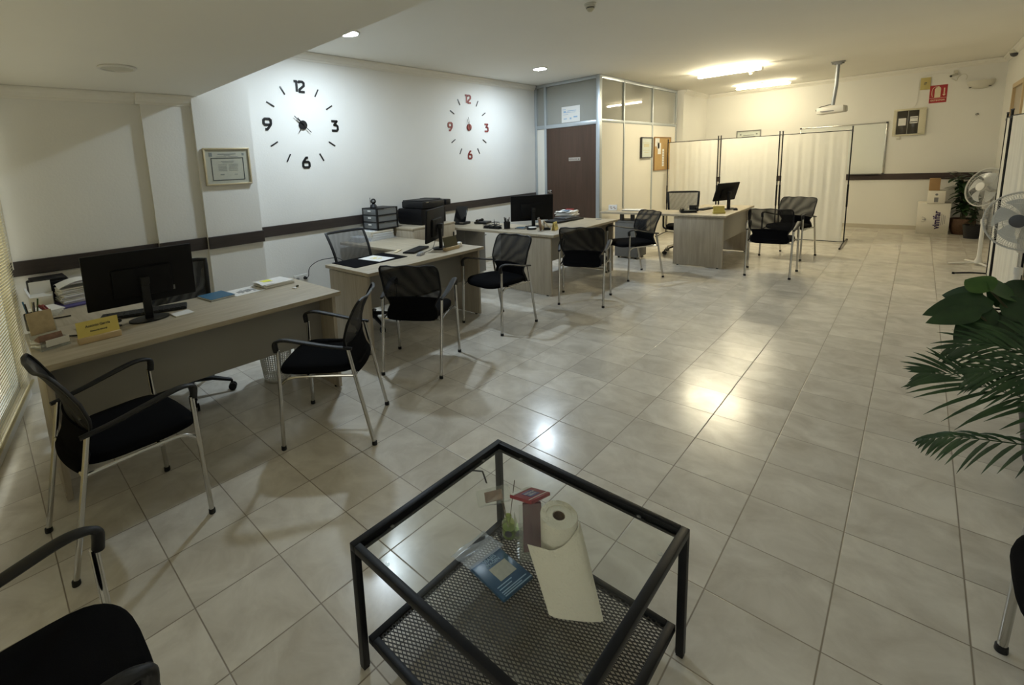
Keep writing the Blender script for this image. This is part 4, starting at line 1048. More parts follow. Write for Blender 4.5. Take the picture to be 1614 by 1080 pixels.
tube(bm, [(.012+.022*math.cos(2*PI*k/14), .035+.012*math.sin(2*PI*k/14)+.01, .125+.018*math.cos(2*PI*k/14+1)) for k in range(14)], .005, 8, closed=True)
tube(bm, [(.045+.02*math.cos(2*PI*k/14), .05+.012*math.sin(2*PI*k/14)+.01, .125+.018*math.cos(2*PI*k/14+2)) for k in range(14)], .005, 8, closed=True)
tube(bm, [(.02, .03, .11), (.005, 0, .02)], .005, 6); obj('scissors', bm, 'redpaint', t)
# open white boxes and papers near the window
t = thing('open_carton', 'open white carton with raised flaps near the window', 'box', (-3.83, -3.455, DZ), -.1)
bm = BM(); box(bm, (0, 0, .045), (.16, .13, .09), .002); obj('carton_body', bm, 'paper', t)
bm = BM(); box(bm, (-.07, 0, .13), (.003, .12, .09), 0, Euler((0, R(-12), 0))); box(bm, (.02, -.068, .12), (.12, .003, .07), 0, Euler((R(18), 0, 0))); obj('flap', bm, 'paper', t, smooth=False)
single('paper_pile', (lambda b: ([box(b, (0, 0, .004+.008*k), (.20, .14, .007), 0, R(7*k-12)) for k in range(5)], b)[1])(BM()), 'paper', 'loose white paper pile in front of the open carton', 'papers', loc=(-3.57, -3.455, DZ), rz=-.05, smooth=False)
t = thing('printer', 'black printer against the left wall behind the nearest desk', 'printer', (-4.00, -3.32, DZ))
bm = BM(); box(bm, (0, 0, .075), (.36, .30, .15), .012); obj('printer_body', bm, 'screenback', t)
bm = BM(); box(bm, (-.02, 0, .158), (.30, .26, .02), .006); obj('lid', bm, 'plastic', t)
bm = BM(); box(bm, (.19, 0, .03), (.04, .24, .012), .003); obj('output_tray', bm, 'plastic', t)
t.location = (-4.08, -3.385, DZ); t.scale = (.72, .80, 1.0)
t = thing('paper_bundle', 'rumpled bundle of papers on the purple folder', 'papers', (-3.80, -3.245, DZ+.0125), .1)
bm = BM()
for k in range(9): box(bm, (.004*math.sin(k*2.1), .006*math.cos(k*1.7), .006+.012*k), (.19-.004*k, .24, .009), .001, R(5*math.sin(k*1.9)))
obj('sheets', bm, 'paper', t, smooth=False)
bm = BM(); grid(bm, lambda u, v: (-.10+.20*u, -.12+.25*v, .118+.03*math.sin(PI*v)+.012*math.sin(7*u)), 8, 8, .001); obj('top_sheet', bm, 'paper', t)
single('folder', (lambda b: (box(b, (0, 0, .006), (.26, .30, .012), .002), b)[1])(BM()), 'purple', 'flat purple folder under the rumpled papers', 'folder', loc=(-3.76, -3.235, DZ), rz=.1)
t = thing('tape_roll', 'pink tape roll beside the yellow name card', 'tape', (-2.98, -3.335, DZ))
bm = BM(); lathe(bm, [(.024, 0), (.036, 0), (.036, .018), (.024, .018), (.024, 0)], seg=28, cap=False); obj('tape', bm, 'pink', t)
bm = BM(); lathe(bm, [(.022, 0), (.024, 0), (.024, .018), (.022, .018), (.022, 0)], seg=28, cap=False); obj('core', bm, 'purple', t)
t = thing('stapler', 'small black stapler lying by the yellow name card', 'stapler', (-2.86, -3.22, DZ), .5)
bm = BM(); box(bm, (0, 0, .006), (.13, .03, .010), .003); obj('stapler_base', bm, 'plastic', t)
bm = BM(); box(bm, (.005, 0, .032), (.13, .028, .024), .006, Euler((0, R(-8), 0))); obj('stapler_arm', bm, 'plastic', t)
single('note_card', (lambda b: (box(b, (0, 0, .004), (.10, .11, .007), .001), b)[1])(BM()), 'paper', 'small white note pad right of the nearest monitor stand', 'note pad', loc=(-2.77, -2.86, DZ), rz=.08, smooth=False)
single('pen', (lambda b: (tube(b, [(-.05, -.06, .006), (.05, .06, .006)], .0045, 8), b)[1])(BM()), 'gloss', 'black pen lying on the nearest desk by the clear holder', 'pen', loc=(-2.83, -3.42, DZ))
single('pen', (lambda b: (tube(b, [(-.06, -.03, .006), (.06, .03, .006)], .0045, 8), b)[1])(BM()), 'gloss', 'black pen lying by the white paper pile', 'pen', loc=(-3.36, -3.42, DZ), rz=.9)
t = thing('notebook', 'blue covered notebook on the back edge of the nearest desk', 'notebook', (-3.09+.02, -2.56, DZ), .12)
bm = BM(); box(bm, (-.0, 0, .006), (.20, .17, .010), .001); obj('pages', bm, 'paper', t)
bm = BM(); box(bm, (0, 0, .0125), (.205, .175, .002)); box(bm, (0, 0, .0008), (.205, .175, .0012)); obj('cover', bm, 'bluebook', t, smooth=False)
t.location = (-3.02, -2.56, DZ)
t = thing('printed_sheet', 'white sheet with a grey photo print on the nearest desk', 'paper', (-3.01, -2.36, DZ), .06)
bm = BM(); box(bm, (0, 0, .0012), (.215, .225, .002)); obj('sheet', bm, 'paper', t, smooth=False)
bm = BM()
for k in range(7): box(bm, (.01+.012*math.sin(k*2.3), -.055+.018*k, .0027), (.05+.03*abs(math.sin(k*1.3)), .014, .0008))
obj('photo_print', bm, 'greyink', t, smooth=False)
t = thing('paper_stack', 'stack of papers with a yellow note at the right end of the nearest desk', 'papers', (-3.02, -2.125, DZ), .03)
bm = BM()
for k in range(4): box(bm, (.003*math.sin(k*2), .004*math.cos(k*3), .004+.007*k), (.20, .235, .006), .0005, R(3*math.sin(k*2.5)))
obj('sheets', bm, 'paper', t, smooth=False)
bm = BM(); grid(bm, lambda u, v: (-.09+.18*u, -.14+.10*v, .031+.010*math.sin(PI*u)*(1-v)), 6, 6, .001); obj('curled_sheet', bm, 'paper', t)
bm = BM(); box(bm, (-.02, -.055, .036), (.07, .075, .001)); obj('yellow_note', bm, 'yellownote', t, smooth=False)
t = thing('clip', 'small silver clip lying on the right end of the nearest desk', 'clip', (-2.76, -2.08, DZ), .4)
bm = BM(); box(bm, (0, 0, .004), (.03, .055, .006), .002); obj('clip_body', bm, 'metal', t)
bm = BM(); box(bm, (.0, .018, .012), (.012, .02, .010), .002); obj('clip_lever', bm, 'stem', t)

# second desk
single('desk_pad', (lambda b: (box(b, (0, 0, .003), (.385, .60, .005), .001), b)[1])(BM()), 'fabric', 'flat black desk pad on the desk with the black pad', 'desk pad', loc=(-3.145, -1.105, DZ), smooth=False)
t = thing('printed_sheet', 'white sheet with a yellow drawing lying on the black desk pad', 'paper', (-3.135, -1.04, DZ+.0055), .12)
bm = BM(); box(bm, (0, 0, .001), (.29, .20, .0015)); obj('sheet', bm, 'paper', t, smooth=False)
bm = BM()
for k in range(6): box(bm, (-.05+.018*k, .03*math.sin(k*1.9), .0022), (.014, .05+.02*math.cos(k), .0006), 0, R(20*math.sin(k)))
obj('yellow_print', bm, 'yellow', t, smooth=False)
single('key', (lambda b: (box(b, (0, 0, .004), (.03, .11, .007), .002), box(b, (0, .06, .006), (.045, .03, .011), .003), b)[2])(BM()), 'signcream', 'small cream tag lying behind the black desk pad', 'tag', loc=(-3.26, -.68, DZ), rz=.5)
nameblock('dark name plate on a wooden block near the edge-on monitor', -2.855, -.295, .06, .21, .105, 'olive', 'beige')
t = thing('card_stand', 'small stand with a white card behind the dark name plate', 'card stand', (-2.945, -.155, DZ), .4)
bm = BM(); box(bm, (0, 0, .08), (.012, .018, .16), .002); obj('post', bm, 'plastic', t)
bm = BM(); box(bm, (.006, .035, .145), (.003, .055, .05)); obj('card', bm, 'paper', t, smooth=False)
single('tissue_pack', (lambda b: (box(b, (0, 0, .025), (.05, .07, .05), .012), b)[1])(BM()), 'paper', 'small crumpled white pack right of the dark name plate', 'tissues', loc=(-2.90, -.13, DZ), rz=.4)
t = thing('drawer_unit', 'grey see-through drawer unit on the desk with the black pad by the wall', 'drawer unit', (-4.245, -.105, .8595))
w, d, h = .30, .33, .262
bm = BM()
for z in (.006, .0895, .173, h-.006): box(bm, (0, 0, z), (w, d, .012), .002)
for sx in (-1, 1):
    for sy in (-1, 1): box(bm, (sx*(w/2-.012), sy*(d/2-.012), h/2), (.024, .024, h), .003)
obj('black_frame', bm, 'plastic', t)
sm = glassy('smoky_plastic', (.40, .42, .43), .45, .25, .7)
for k in range(3):
    z = .048+.0835*k
    bm = BM(); box(bm, (0, -d/2+.004, z), (w-.05, .006, .070), .002); box(bm, (0, -.01, z-.032), (w-.06, d-.05, .004)); 
    for sx in (-1, 1): box(bm, (sx*(w/2-.006), 0, z), (.003, d-.05, .066))
    dr = obj('drawer', bm, sm, t)
    bm = BM(); box(bm, (0, -d/2-.001, z+.012), (.06, .003, .018)); obj('drawer_label', bm, 'paper', dr, smooth=False)
    bm = BM(); box(bm, (0, 0, z-.018), (w-.09, d-.1, .02)); obj('drawer_papers', bm, 'paper', dr, smooth=False)
t = thing('web_camera', 'small black desk camera with antenna on top of the drawer unit', 'camera', (-4.22, -.215, .8595+h))
bm = BM(); lathe(bm, [(.001, 0), (.045, 0), (.047, .01), (.038, .03), (.026, .045), (.018, .055), (.001, .058)], seg=24); obj('camera_base', bm, 'plastic', t)
bm = BM(); bmesh.ops.create_uvsphere(bm, u_segments=20, v_segments=14, radius=.034); bmesh.ops.translate(bm, vec=(0, 0, .082), verts=bm.verts); obj('camera_head', bm, 'gloss', t)
bm = BM(); tube(bm, [(0, -.045, .01), (0, -.048, .13)], .0035, 8); obj('antenna', bm, 'plastic', t)
bm = BM(); lathe(bm, [(.001, 0), (.014, 0), (.012, .004), (.001, .005)], (.026, -.02, .085), 16, facing((0, 0, 0), (.8, -.6, 0)).to_3x3()); obj('lens', bm, 'grey', t)
t = thing('plastic_parcel', 'papers wrapped in clear crinkled plastic under the drawer unit', 'parcel', (-4.235, -.20, DZ))
bm = BM()
for (x, y, w, d, k) in ((.0, -.25, .22, .14, 6), (.0, .0, .28, .36, 12)):
    for i in range(k): box(bm, (x+.003*math.sin(i*2), y, .005+.0092*i), (w-.01, d-.01, .008))
obj('papers', bm, 'whitecarton', t, smooth=False)
bm = BM()
for (x, y, w, d, hh) in ((.02, -.26, .26, .17, .060), (.01, .0, .33, .40, .112)):
    grid(bm, lambda u, v: (x+(u-.5)*w, y+(v-.5)*d, .001+hh*min(1, 6*min(u, 1-u))*min(1, 6*min(v, 1-v))+.006*math.sin(23*u+11*v)*math.sin(19*v)), 18, 18)
obj('wrap', bm, 'bag', t, label='clear crinkled wrap')
t = thing('printer', 'large black multifunction printer on the low oak cabinet', 'printer', (-4.13, .50, .8585))
bm = BM(); box(bm, (-.0, -.0, .105), (.46, .44, .20), .014); obj('printer_body', bm, 'screenback', t)
bm = BM(); box(bm, (.045, -.01, .255), (.40, .40, .09), .014); obj('scanner_unit', bm, 'plastic', t)
bm = BM(); box(bm, (.03, -.01, .305), (.37, .36, .014), .004); box(bm, (.0, .16, .312), (.30, .10, .01), .003); obj('lid', bm, 'plastic', t)
bm = BM(); box(bm, (.235, .10, .10), (.006, .12, .10), .001); obj('output_slot', bm, 'gloss', t)
bm = BM(); box(bm, (.24, .10, .085), (.004, .06, .07)); obj('label_sheet', bm, 'grey', t, smooth=False)
bm = BM(); box(bm, (.247, -.13, .285), (.002, .045, .008)); obj('badge', bm, 'metal', t, smooth=False)
bm = BM(); box(bm, (.10, .255, .26), (.30, .09, .075), .01); obj('side_tray', bm, 'plastic', t)

# third desk
t = thing('tablet_phone', 'black tilted tablet phone on the desk before the brown door beside the cabinet', 'desk phone', (-4.19, 1.33, DZ), R(8))
bm = BM(); box(bm, (.0, 0, .018), (.20, .18, .036), .006); obj('phone_base', bm, 'plastic', t)
bm = BM(); box(bm, (-.02, .02, .14), (.20, .022, .24), .006, Euler((R(-22), 0, 0))); obj('phone_screen', bm, 'gloss', t)
bm = BM(); box(bm, (.06, -.087, .03), (.07, .006, .012)); obj('badge', bm, 'metal', t, smooth=False)
t = thing('desk_phone', 'low black desk phone with handset lying on the long desk before the brown door', 'telephone', (-3.93, 1.50, DZ), .2)
bm = BM(); box(bm, (0, 0, .018), (.20, .17, .03), .008); obj('phone_body', bm, 'plastic', t)
bm = BM(); tube(bm, smooth_path([(-.05, -.09, .045), (-.05, -.05, .05), (-.05, .05, .05), (-.05, .09, .045)], 4), [.02]*4+[.013]*5+[.02]*4, 10); obj('handset', bm, 'gloss', t)
t = thing('desk_organiser', 'black wire desk organiser with clips on the desk before the brown door', 'organiser', (-3.46, 1.135, DZ))
bm = BM()
for x in (-.09, 0, .09):
    tube(bm, [(x-.04, -.035, .004), (x+.04, -.035, .004), (x+.04, .035, .004), (x-.04, .035, .004)], .003, 6, closed=True)
    tube(bm, [(x-.04, -.035, .045), (x+.04, -.035, .045), (x+.04, .035, .045), (x-.04, .035, .045)], .003, 6, closed=True)
    for (a, b_) in ((-.04, -.035), (.04, -.035), (.04, .035), (-.04, .035)): tube(bm, [(x+a, b_, .004), (x+a, b_, .045)], .002, 6)
    box(bm, (x, 0, .02), (.072, .062, .03), .002)
box(bm, (.045, .01, .06), (.085, .06, .004)); 
for (a, b_) in ((.005, -.02), (.085, -.02), (.005, .04), (.085, .04)): tube(bm, [(a, b_, .04), (a, b_, .085)], .002, 6)
tube(bm, [(.005, -.02, .085), (.085, -.02, .085), (.085, .04, .085), (.005, .04, .085)], .003, 6, closed=True)
obj('wire_tray', bm, 'plastic', t)
bm = BM(); tube(bm, [(.03, .01, .05), (.028, .005, .125)], [.006, .002], 8); obj('pencil', bm, 'darkgrey', t)
t = thing('pen_cup', 'black pen cup with markers left of the monitor before the brown door', 'pen cup', (-3.275, 1.205, DZ))
bm = BM(); lathe(bm, [(.001, 0), (.040, 0), (.042, .09), (.039, .09), (.037, .005), (.001, .005)], seg=22); obj('cup', bm, 'plastic', t)
for k, (a, l, mm) in enumerate(((200, .15, 'gloss'), (150, .14, 'plastic'), (20, .15, 'grey'), (330, .13, 'darkgrey'))):
    bm = BM(); tube(bm, [(.01*math.cos(R(a)), .01*math.sin(R(a)), .01), (.034*math.cos(R(a)), .034*math.sin(R(a)), l)], .007, 8); obj('marker', bm, mm, t)
t = thing('note_tray', 'flat grey note tray in front of the monitor before the brown door', 'tray', (-3.10, 1.27, DZ), .1)
bm = BM(); box(bm, (0, 0, .008), (.14, .09, .014), .003); obj('tray', bm, 'grey', t)
bm = BM(); box(bm, (0, 0, .018), (.10, .07, .006)); obj('notes', bm, 'bluebook', t, smooth=False)
t = thing('charging_puck', 'flat black round puck with a white top beside the leaflet holder', 'puck', (-2.95, 1.285, DZ))
bm = BM(); lathe(bm, [(.001, 0), (.06, 0), (.062, .01), (.058, .022), (.001, .022)], seg=28); obj('puck', bm, 'plastic', t)
bm = BM(); lathe(bm, [(.001, .022), (.052, .022), (.05, .026), (.001, .027)], (0, .02, 0), 28); obj('top_disc', bm, 'paper', t)
t = thing('leaflet_holder', 'clear holder of brown leaflets at the front corner of the desk before the brown door', 'leaflet holder', (-2.78, 1.20, DZ), .35)
bm = BM(); box(bm, (0, 0, .085), (.004, .11, .17), 0, Euler((0, R(-8), 0))); box(bm, (.035, 0, .05), (.003, .11, .09)); box(bm, (.015, 0, .002), (.05, .11, .003)); obj('holder', bm, 'acrylic', t, smooth=False)
bm = BM(); box(bm, (.012, 0, .075), (.010, .095, .135), .001, Euler((0, R(-8), 0))); obj('leaflets', bm, 'brownprint', t)
bm = BM(); box(bm, (.042, .03, .04), (.002, .06, .045)); box(bm, (.04, -.03, .05), (.002, .03, .06)); obj('white_panel', bm, 'tanprint', t, smooth=False)
t = thing('business_cards', 'small rack of cards beside the yellow card on the desk before the brown door', 'cards', (-2.765, 1.345, DZ), .5)
bm = BM()
for k in range(4): box(bm, (-.03+.02*k, 0, .02+.075-.022*k), (.002, .085, .045), 0, Euler((0, R(-20), 0)))
obj('cards', bm, 'tanprint', t, smooth=False)
bm = BM(); box(bm, (0, 0, .012), (.09, .09, .02), .002); box(bm, (-.035, 0, .055), (.004, .09, .09)); obj('rack', bm, 'plastic', t)
t = thing('name_block', 'bright yellow folded name card at the front of the desk before the brown door', 'name plate', (-2.65, 1.365, DZ), .25)
bm = BM(); box(bm, (0, 0, .05), (.003, .13, .10), 0, Euler((0, R(-12), 0))); box(bm, (-.024, 0, .05), (.003, .13, .10), 0, Euler((0, R(12), 0))); obj('card', bm, 'yellow', t, smooth=False)
bm = BM()
for k in range(4): box(bm, (.006-.011*(.0)-.0, .0, .075-.017*k), (.002, .08, .004), 0, Euler((0, R(-12), 0)))
obj('lettering', bm, 'ink', t, smooth=False)
t = thing('folder_pile', 'flat black portfolio on the far end of the desk before the brown door', 'folder', (-3.03, 2.20, DZ), R(-4))
bm = BM(); box(bm, (0, 0, .014), (.25, .62, .026), .006); obj('cover', bm, 'plastic', t)
bm = BM(); box(bm, (-.02, .10, .036), (.20, .34, .02), .006); obj('pad', bm, 'darkgrey', t)
t = thing('magazine_pile', 'pile of white bags and magazines with a red cover below the brown door', 'papers', (-3.08, 2.46, DZ+.046), .1)
bm = BM()
for k in range(4): box(bm, (.01*math.sin(k*2), .02*math.cos(k*2.2), .008+.016*k), (.24, .30-.02*k, .014), .003, R(8*math.sin(k*2)))
obj('magazines', bm, 'paper', t)
bm = BM(); grid(bm, lambda u, v: (-.12+.24*u, -.15+.30*v, .066+.022*math.sin(PI*u)*math.sin(PI*v)+.006*math.sin(13*u+9*v)), 12, 12, .001); obj('plastic_bag', bm, 'paper', t)
bm = BM(); box(bm, (.03, .03, .092), (.11, .10, .002), 0, R(12)); obj('red_cover', bm, 'red', t, smooth=False)
bm = BM(); box(bm, (.03, -.085, .086), (.10, .09, .002), 0, R(-8)); obj('pale_blue_cover', bm, 'lightblue', t, smooth=False)
t.location = (-3.12, 2.44, DZ+.046)
single('coaster', (lambda b: (lathe(b, [(.001, 0), (.04, 0), (.04, .004), (.001, .004)], seg=24), b)[1])(BM()), 'grey', 'small grey round pad at the far end of the desk before the brown door', 'coaster', loc=(-2.66, 2.50, DZ))

# fourth desk
t = thing('desk_calendar', 'white folded desk calendar on the left end of the farthest desk', 'calendar', (-3.03, 3.735, DZ), R(20))
bm = BM(); box(bm, (.0, -.022, .045), (.13, .002, .092), 0, Euler((R(-24), 0, 0))); box(bm, (.0, .022, .045), (.13, .002, .092), 0, Euler((R(24), 0, 0))); obj('pages', bm, 'paper', t, smooth=False)
bm = BM()
for (x, z) in ((-.03, .055), (.02, .05), (-.02, .03), (.035, .028)): box(bm, (x, -.0245-(z-.045)*-.44, z), (.03, .002, .010), 0, Euler((R(-24), 0, 0)))
obj('print', bm, 'brownprint', t, smooth=False)
single('letter_stack', (lambda b: ([box(b, (.004*k, -.01*k, .003+.005*k), (.30, .21, .004), 0, R(4*k)) for k in range(3)], b)[1])(BM()), 'paper', 'flat pale papers behind the calendar on the farthest desk', 'papers', loc=(-2.72, 3.80, DZ), smooth=False)
t = thing('desk_phone', 'black desk phone with raised display on the farthest desk', 'telephone', (-1.865, 3.745, DZ), R(25))
bm = BM(); box(bm, (-.03, 0, .02), (.21, .17, .034), .008); obj('phone_body', bm, 'plastic', t)
bm = BM(); box(bm, (.05, .03, .065), (.12, .02, .075), .004, Euler((R(-25), 0, 0))); box(bm, (.085, .0, .05), (.03, .10, .06), .005); obj('display_flap', bm, 'gloss', t)
bm = BM(); tube(bm, smooth_path([(-.105, -.08, .045), (-.105, -.05, .055), (-.105, .05, .055), (-.105, .08, .045)], 4), [.018]*4+[.012]*5+[.018]*4, 10); obj('handset', bm, 'gloss', t)
t = nameblock('yellow name box at the front corner of the farthest desk', -1.48, 3.70, .62-PI/2, .15, .075, 'yellow', 'yellow')
single('leaflet_holder', (lambda b: (box(b, (0, 0, .08), (.003, .08, .10)), box(b, (.03, 0, .06), (.003, .08, .05)), box(b, (.015, 0, .033), (.035, .08, .003)), b)[3])(BM()), 'acrylic', 'small clear card holder behind the yellow name box', 'card holder', loc=(-1.545, 3.80, DZ-.03), rz=-.6, smooth=False)
single('mouse_cable', (lambda b: (tube(b, smooth_path([(-1.46, 4.33, DZ+.006), (-1.43, 4.42, DZ+.006), (-1.50, 4.50, DZ+.006), (-1.57, 4.44, DZ+.03)], 6), .003, 6), b)[1])(BM()), 'plastic', 'black cable beside the mouse on the farthest desk', 'cable')

# waste basket
t = thing('waste_basket', 'white perforated waste basket under the nearest desk', 'waste basket', (-2.99, -2.19, 0))
bm = BM()
NB = 40
for k in range(NB):
    a = 2*PI*k/NB; c, s = math.cos(a), math.sin(a)
    tube(bm, [(.095*c, .095*s, .01), (.125*c, .125*s, .27)], .0028, 5, cap=False)
for i in range(15):
    z = .02+.0165*i; r_ = .095+.03*(z/.27); tube(bm, [(r_*math.cos(2*PI*k/36), r_*math.sin(2*PI*k/36), z) for k in range(36)], .0026, 5, closed=True)
lathe(bm, [(.001, .003), (.098, .003), (.101, .022)], seg=36); obj('basket', bm, 'white', t)
bm = BM(); lathe(bm, [(.123, .262), (.134, .262), (.136, .275), (.13, .282), (.123, .278)], seg=40, cap=False); obj('rim', bm, 'white', t)

# socket and plug on the left wall
t = thing('wall_socket', 'white double socket low on the left wall with a black plug', 'socket', (LX, -1.16, .40))
bm = BM(); box(bm, (.008, 0, 0), (.016, .17, .085), .004); obj('socket_plate', bm, 'white', t)
bm = BM(); lathe(bm, [(.02, 0), (.02, .003)], (.017, -.045, 0), 20, Matrix.Rotation(PI/2, 3, 'Y')); obj('socket_hole', bm, 'grey', t)
bm = BM(); tube(bm, [(.016, .045, 0), (.05, .045, .0)], [.02, .014], 12); tube(bm, smooth_path([(.05, .045, 0), (.08, .06, .03), (.07, .09, .12), (.18, .16, .20), (.38, .25, .235), (.44, .30, .2)], 6), .004, 7); obj('plug_lead', bm, 'plastic', t, label='black plug and lead')
single('power_lead', (lambda b: (tube(b, smooth_path([(LX+.02, 1.70, .52), (LX+.03, 1.80, .47), (LX+.03, 2.00, .44), (LX+.02, 2.15, .46)], 6), .006, 7), b)[1])(BM()), 'plastic', 'black lead sagging along the left wall under the desk before the brown door', 'cable')

# ------------------------------------------------------------------ folding cloth screens
def divider(name, label, P, zt=1.83, fl=.52, amp0=.5):
    """P: list of pole feet; cloth panels hang between them"""
    t = thing(name, label, 'screen', (P[0][0], P[0][1], 0))
    O = Vector((P[0][0], P[0][1], 0)); Q = [Vector((x, y, 0))-O for x, y in P]
    n = len(Q)
    for i in range(n):
        d = (Q[min(i+1, n-1)]-Q[max(i-1, 0)]).normalized(); nr = Vector((-d.y, d.x, 0))
        dbl = 0 < i < n-1
        for s in ((-1, 1) if dbl else (0,)):
            q = Q[i]+d*s*.022; e = .10 if dbl else .07
            bm = BM(); tube(bm, [q+Vector((0, 0, .03)), q+Vector((0, 0, zt+.05))], .0085, 10); tube(bm, [q+Vector((0, 0, .62)), q+Vector((0, 0, .98))], .0125, 10)
            pole = obj('pole', bm, 'blackmetal', t)
            bm = BM(); tube(bm, [q+Vector((0, 0, zt+.05)), q+Vector((0, 0, zt+.065))], .011, 10); tube(bm, [q+Vector((0, 0, zt-.025)), q+Vector((0, 0, zt))], .0125, 10); obj('pole_cap', bm, 'darkgrey', pole)
        bm = BM(); tube(bm, smooth_path([Q[i]-nr*fl*(1 if not dbl else .45)+Vector((0, 0, .012)), Q[i]-nr*fl*.35+Vector((0, 0, .035)), Q[i]+nr*fl*.35+Vector((0, 0, .035)), Q[i]+nr*fl*(1 if not dbl else .45)+Vector((0, 0, .012))], 4), .009, 8)
        for s in (-1, 1): q = Q[i]+nr*s*fl*(1 if not dbl else .45); lathe(bm, [(.012, 0), (.014, .012), (.010, .024)], q, 10)
        obj('foot_bar', bm, 'blackmetal', t)
    for i in range(n-1):
        a, b = Q[i], Q[i+1]; d = (b-a).normalized(); nr = Vector((-d.y, d.x, 0)); L_ = (b-a).length
        bm = BM(); tube(bm, [a+Vector((0, 0, zt)), b+Vector((0, 0, zt))], .006, 8); obj('top_rail', bm, 'blackmetal', t)
        bm = BM(); tube(bm, [a+Vector((0, 0, .045)), b+Vector((0, 0, .045))], .006, 8); obj('bottom_rail', bm, 'blackmetal', t)
        bm = BM(); sd = i*1.7
        def f(u, v):
            s = a+d*(.035+(L_-.07)*u)
            amp = (.003+.006*math.sin(PI*v))*amp0
            w = amp*(math.sin(34*u+sd+1.2*math.sin(3*v))+.6*math.sin(61*u+2*sd))
            return s+nr*w+Vector((0, 0, .05+(zt-.05)*v))
        grid(bm, f, 70, 14, .0012); obj('cloth_panel', bm, 'curtain', t, angle=80)
    return t
divider('folding_screen', 'three panel white cloth screen with black poles behind the farthest desk', [(-.335, 6.3), (-1.255, 6.3), (-2.19, 6.3), (-3.10, 6.3)])
divider('folding_screen', 'white cloth screen at the right edge behind the two fans', [(1.085, 4.56), (1.045, 3.71), (1.15, 2.86)], 1.80, .26)

# ------------------------------------------------------------------ standing fans
def fan(label, x, y, zc, face, ztop, blade='white', tilt=0, feet_ang=0, rad=.215, body='white'):
    """face: heading in which the fan blows"""
    t = thing('standing_fan', label, 'fan', (x, y, 0))
    bm = BM()
    for k in range(2):
        a = R(feet_ang+90*k); c, s = math.cos(a), math.sin(a)
        tube(bm, smooth_path([(-.28*c, -.28*s, .014), (-.10*c, -.10*s, .03), (.10*c, .10*s, .03), (.28*c, .28*s, .014)], 4), .015, 10, r2=.011)
    obj('cross_foot', bm, body, t)
    bm = BM(); lathe(bm, [(.045, .03), (.04, .05), (.024, .09), (.019, .12), (.019, zc-.45), (.026, zc-.45), (.026, zc-.39), (.014, zc-.385)], seg=20); obj('lower_pole', bm, body, t)
    bm = BM(); tube(bm, [(0, 0, zc-.39), (0, 0, zc-.24)], .011, 12); obj('inner_pole', bm, 'metal', t)
    bm = BM(); box(bm, (0, 0, zc-.20), (.06, .055, .13), .018); tube(bm, [(0, 0, zc-.15), (-.03*face[0], -.03*face[1], zc-.03)], .026, 12); obj('control_neck', bm, body, t)
    Mh = facing((0, 0, zc), (face[0], face[1], math.tan(R(tilt)) if tilt else 0)).to_3x3()   # local z = blowing direction
    def put(bm, nm, m, par=t, **k): bmesh.ops.transform(bm, matrix=Mh.to_4x4(), verts=bm.verts); bmesh.ops.translate(bm, vec=(0, 0, zc), verts=bm.verts); return obj(nm, bm, m, par, **k)
    bm = BM(); lathe(bm, [(.001, -.14), (.03, -.135), (.05, -.11), (.055, -.05), (.045, -.02), (.001, -.02)], seg=24); put(bm, 'motor_housing', body)
    bm = BM(); N = 84
    for k in range(N):
        a = 2*PI*k/N; c, s = math.cos(a), math.sin(a)
        tube(bm, [(.055*c, .055*s, .085), (.13*c, .13*s, .083), (rad*.93*c, rad*.93*s, .062), (rad*c, rad*s, .035)], .0012, 4, cap=False)
        tube(bm, [(.05*c, .05*s, -.03), (.13*c, .13*s, -.026), (rad*.93*c, rad*.93*s, .0), (rad*c, rad*s, .03)], .0012, 4, cap=False)
    for r_, z in ((rad, .033), (rad*.62, .080), (rad*.62, -.022), (.056, .086), (.05, -.03)):
        tube(bm, [(r_*math.cos(2*PI*k/40), r_*math.sin(2*PI*k/40), z) for k in range(40)], .0022, 5, closed=True)
    tube(bm, [((rad+.002)*math.cos(2*PI*k/48), (rad+.002)*math.sin(2*PI*k/48), .033) for k in range(48)], .008, 8, closed=True)
    put(bm, 'cage', 'cagewire')
    bm = BM(); lathe(bm, [(.001, .096), (.03, .095), (.052, .09), (.054, .082), (.001, .08)], seg=28); put(bm, 'cage_badge', 'darkgrey' if blade != 'white' else 'white')
    for j in range(5):
        bm = BM(); a0 = 2*PI*j/5
        grid(bm, lambda u, v: ((.03+.155*u)*math.cos(a0+(v-.5)*(.75+.25*u)+.5*u), (.03+.155*u)*math.sin(a0+(v-.5)*(.75+.25*u)+.5*u), .028+.03*(v-.5)), 8, 8, .0015)
        put(bm, 'blade', 'blade')
    bm = BM(); lathe(bm, [(.001, .0), (.038, .0), (.04, .01), (.036, .05), (.001, .055)], seg=24); put(bm, 'blade_hub', 'white' if blade == 'white' else 'darkgrey')
    return t
fan('white standing fan turned to the left, near the potted plants', 1.06, 5.30, .985, (-.72, -.55), 1.2, tilt=12, feet_ang=20, rad=.235)
fan('standing fan with a grey hub at the right edge, in front of the cloth screen', 1.085, 2.42, .90, (-.52, -.85), 1.1, blade='grey', tilt=4, feet_ang=35, rad=.235, body='white')

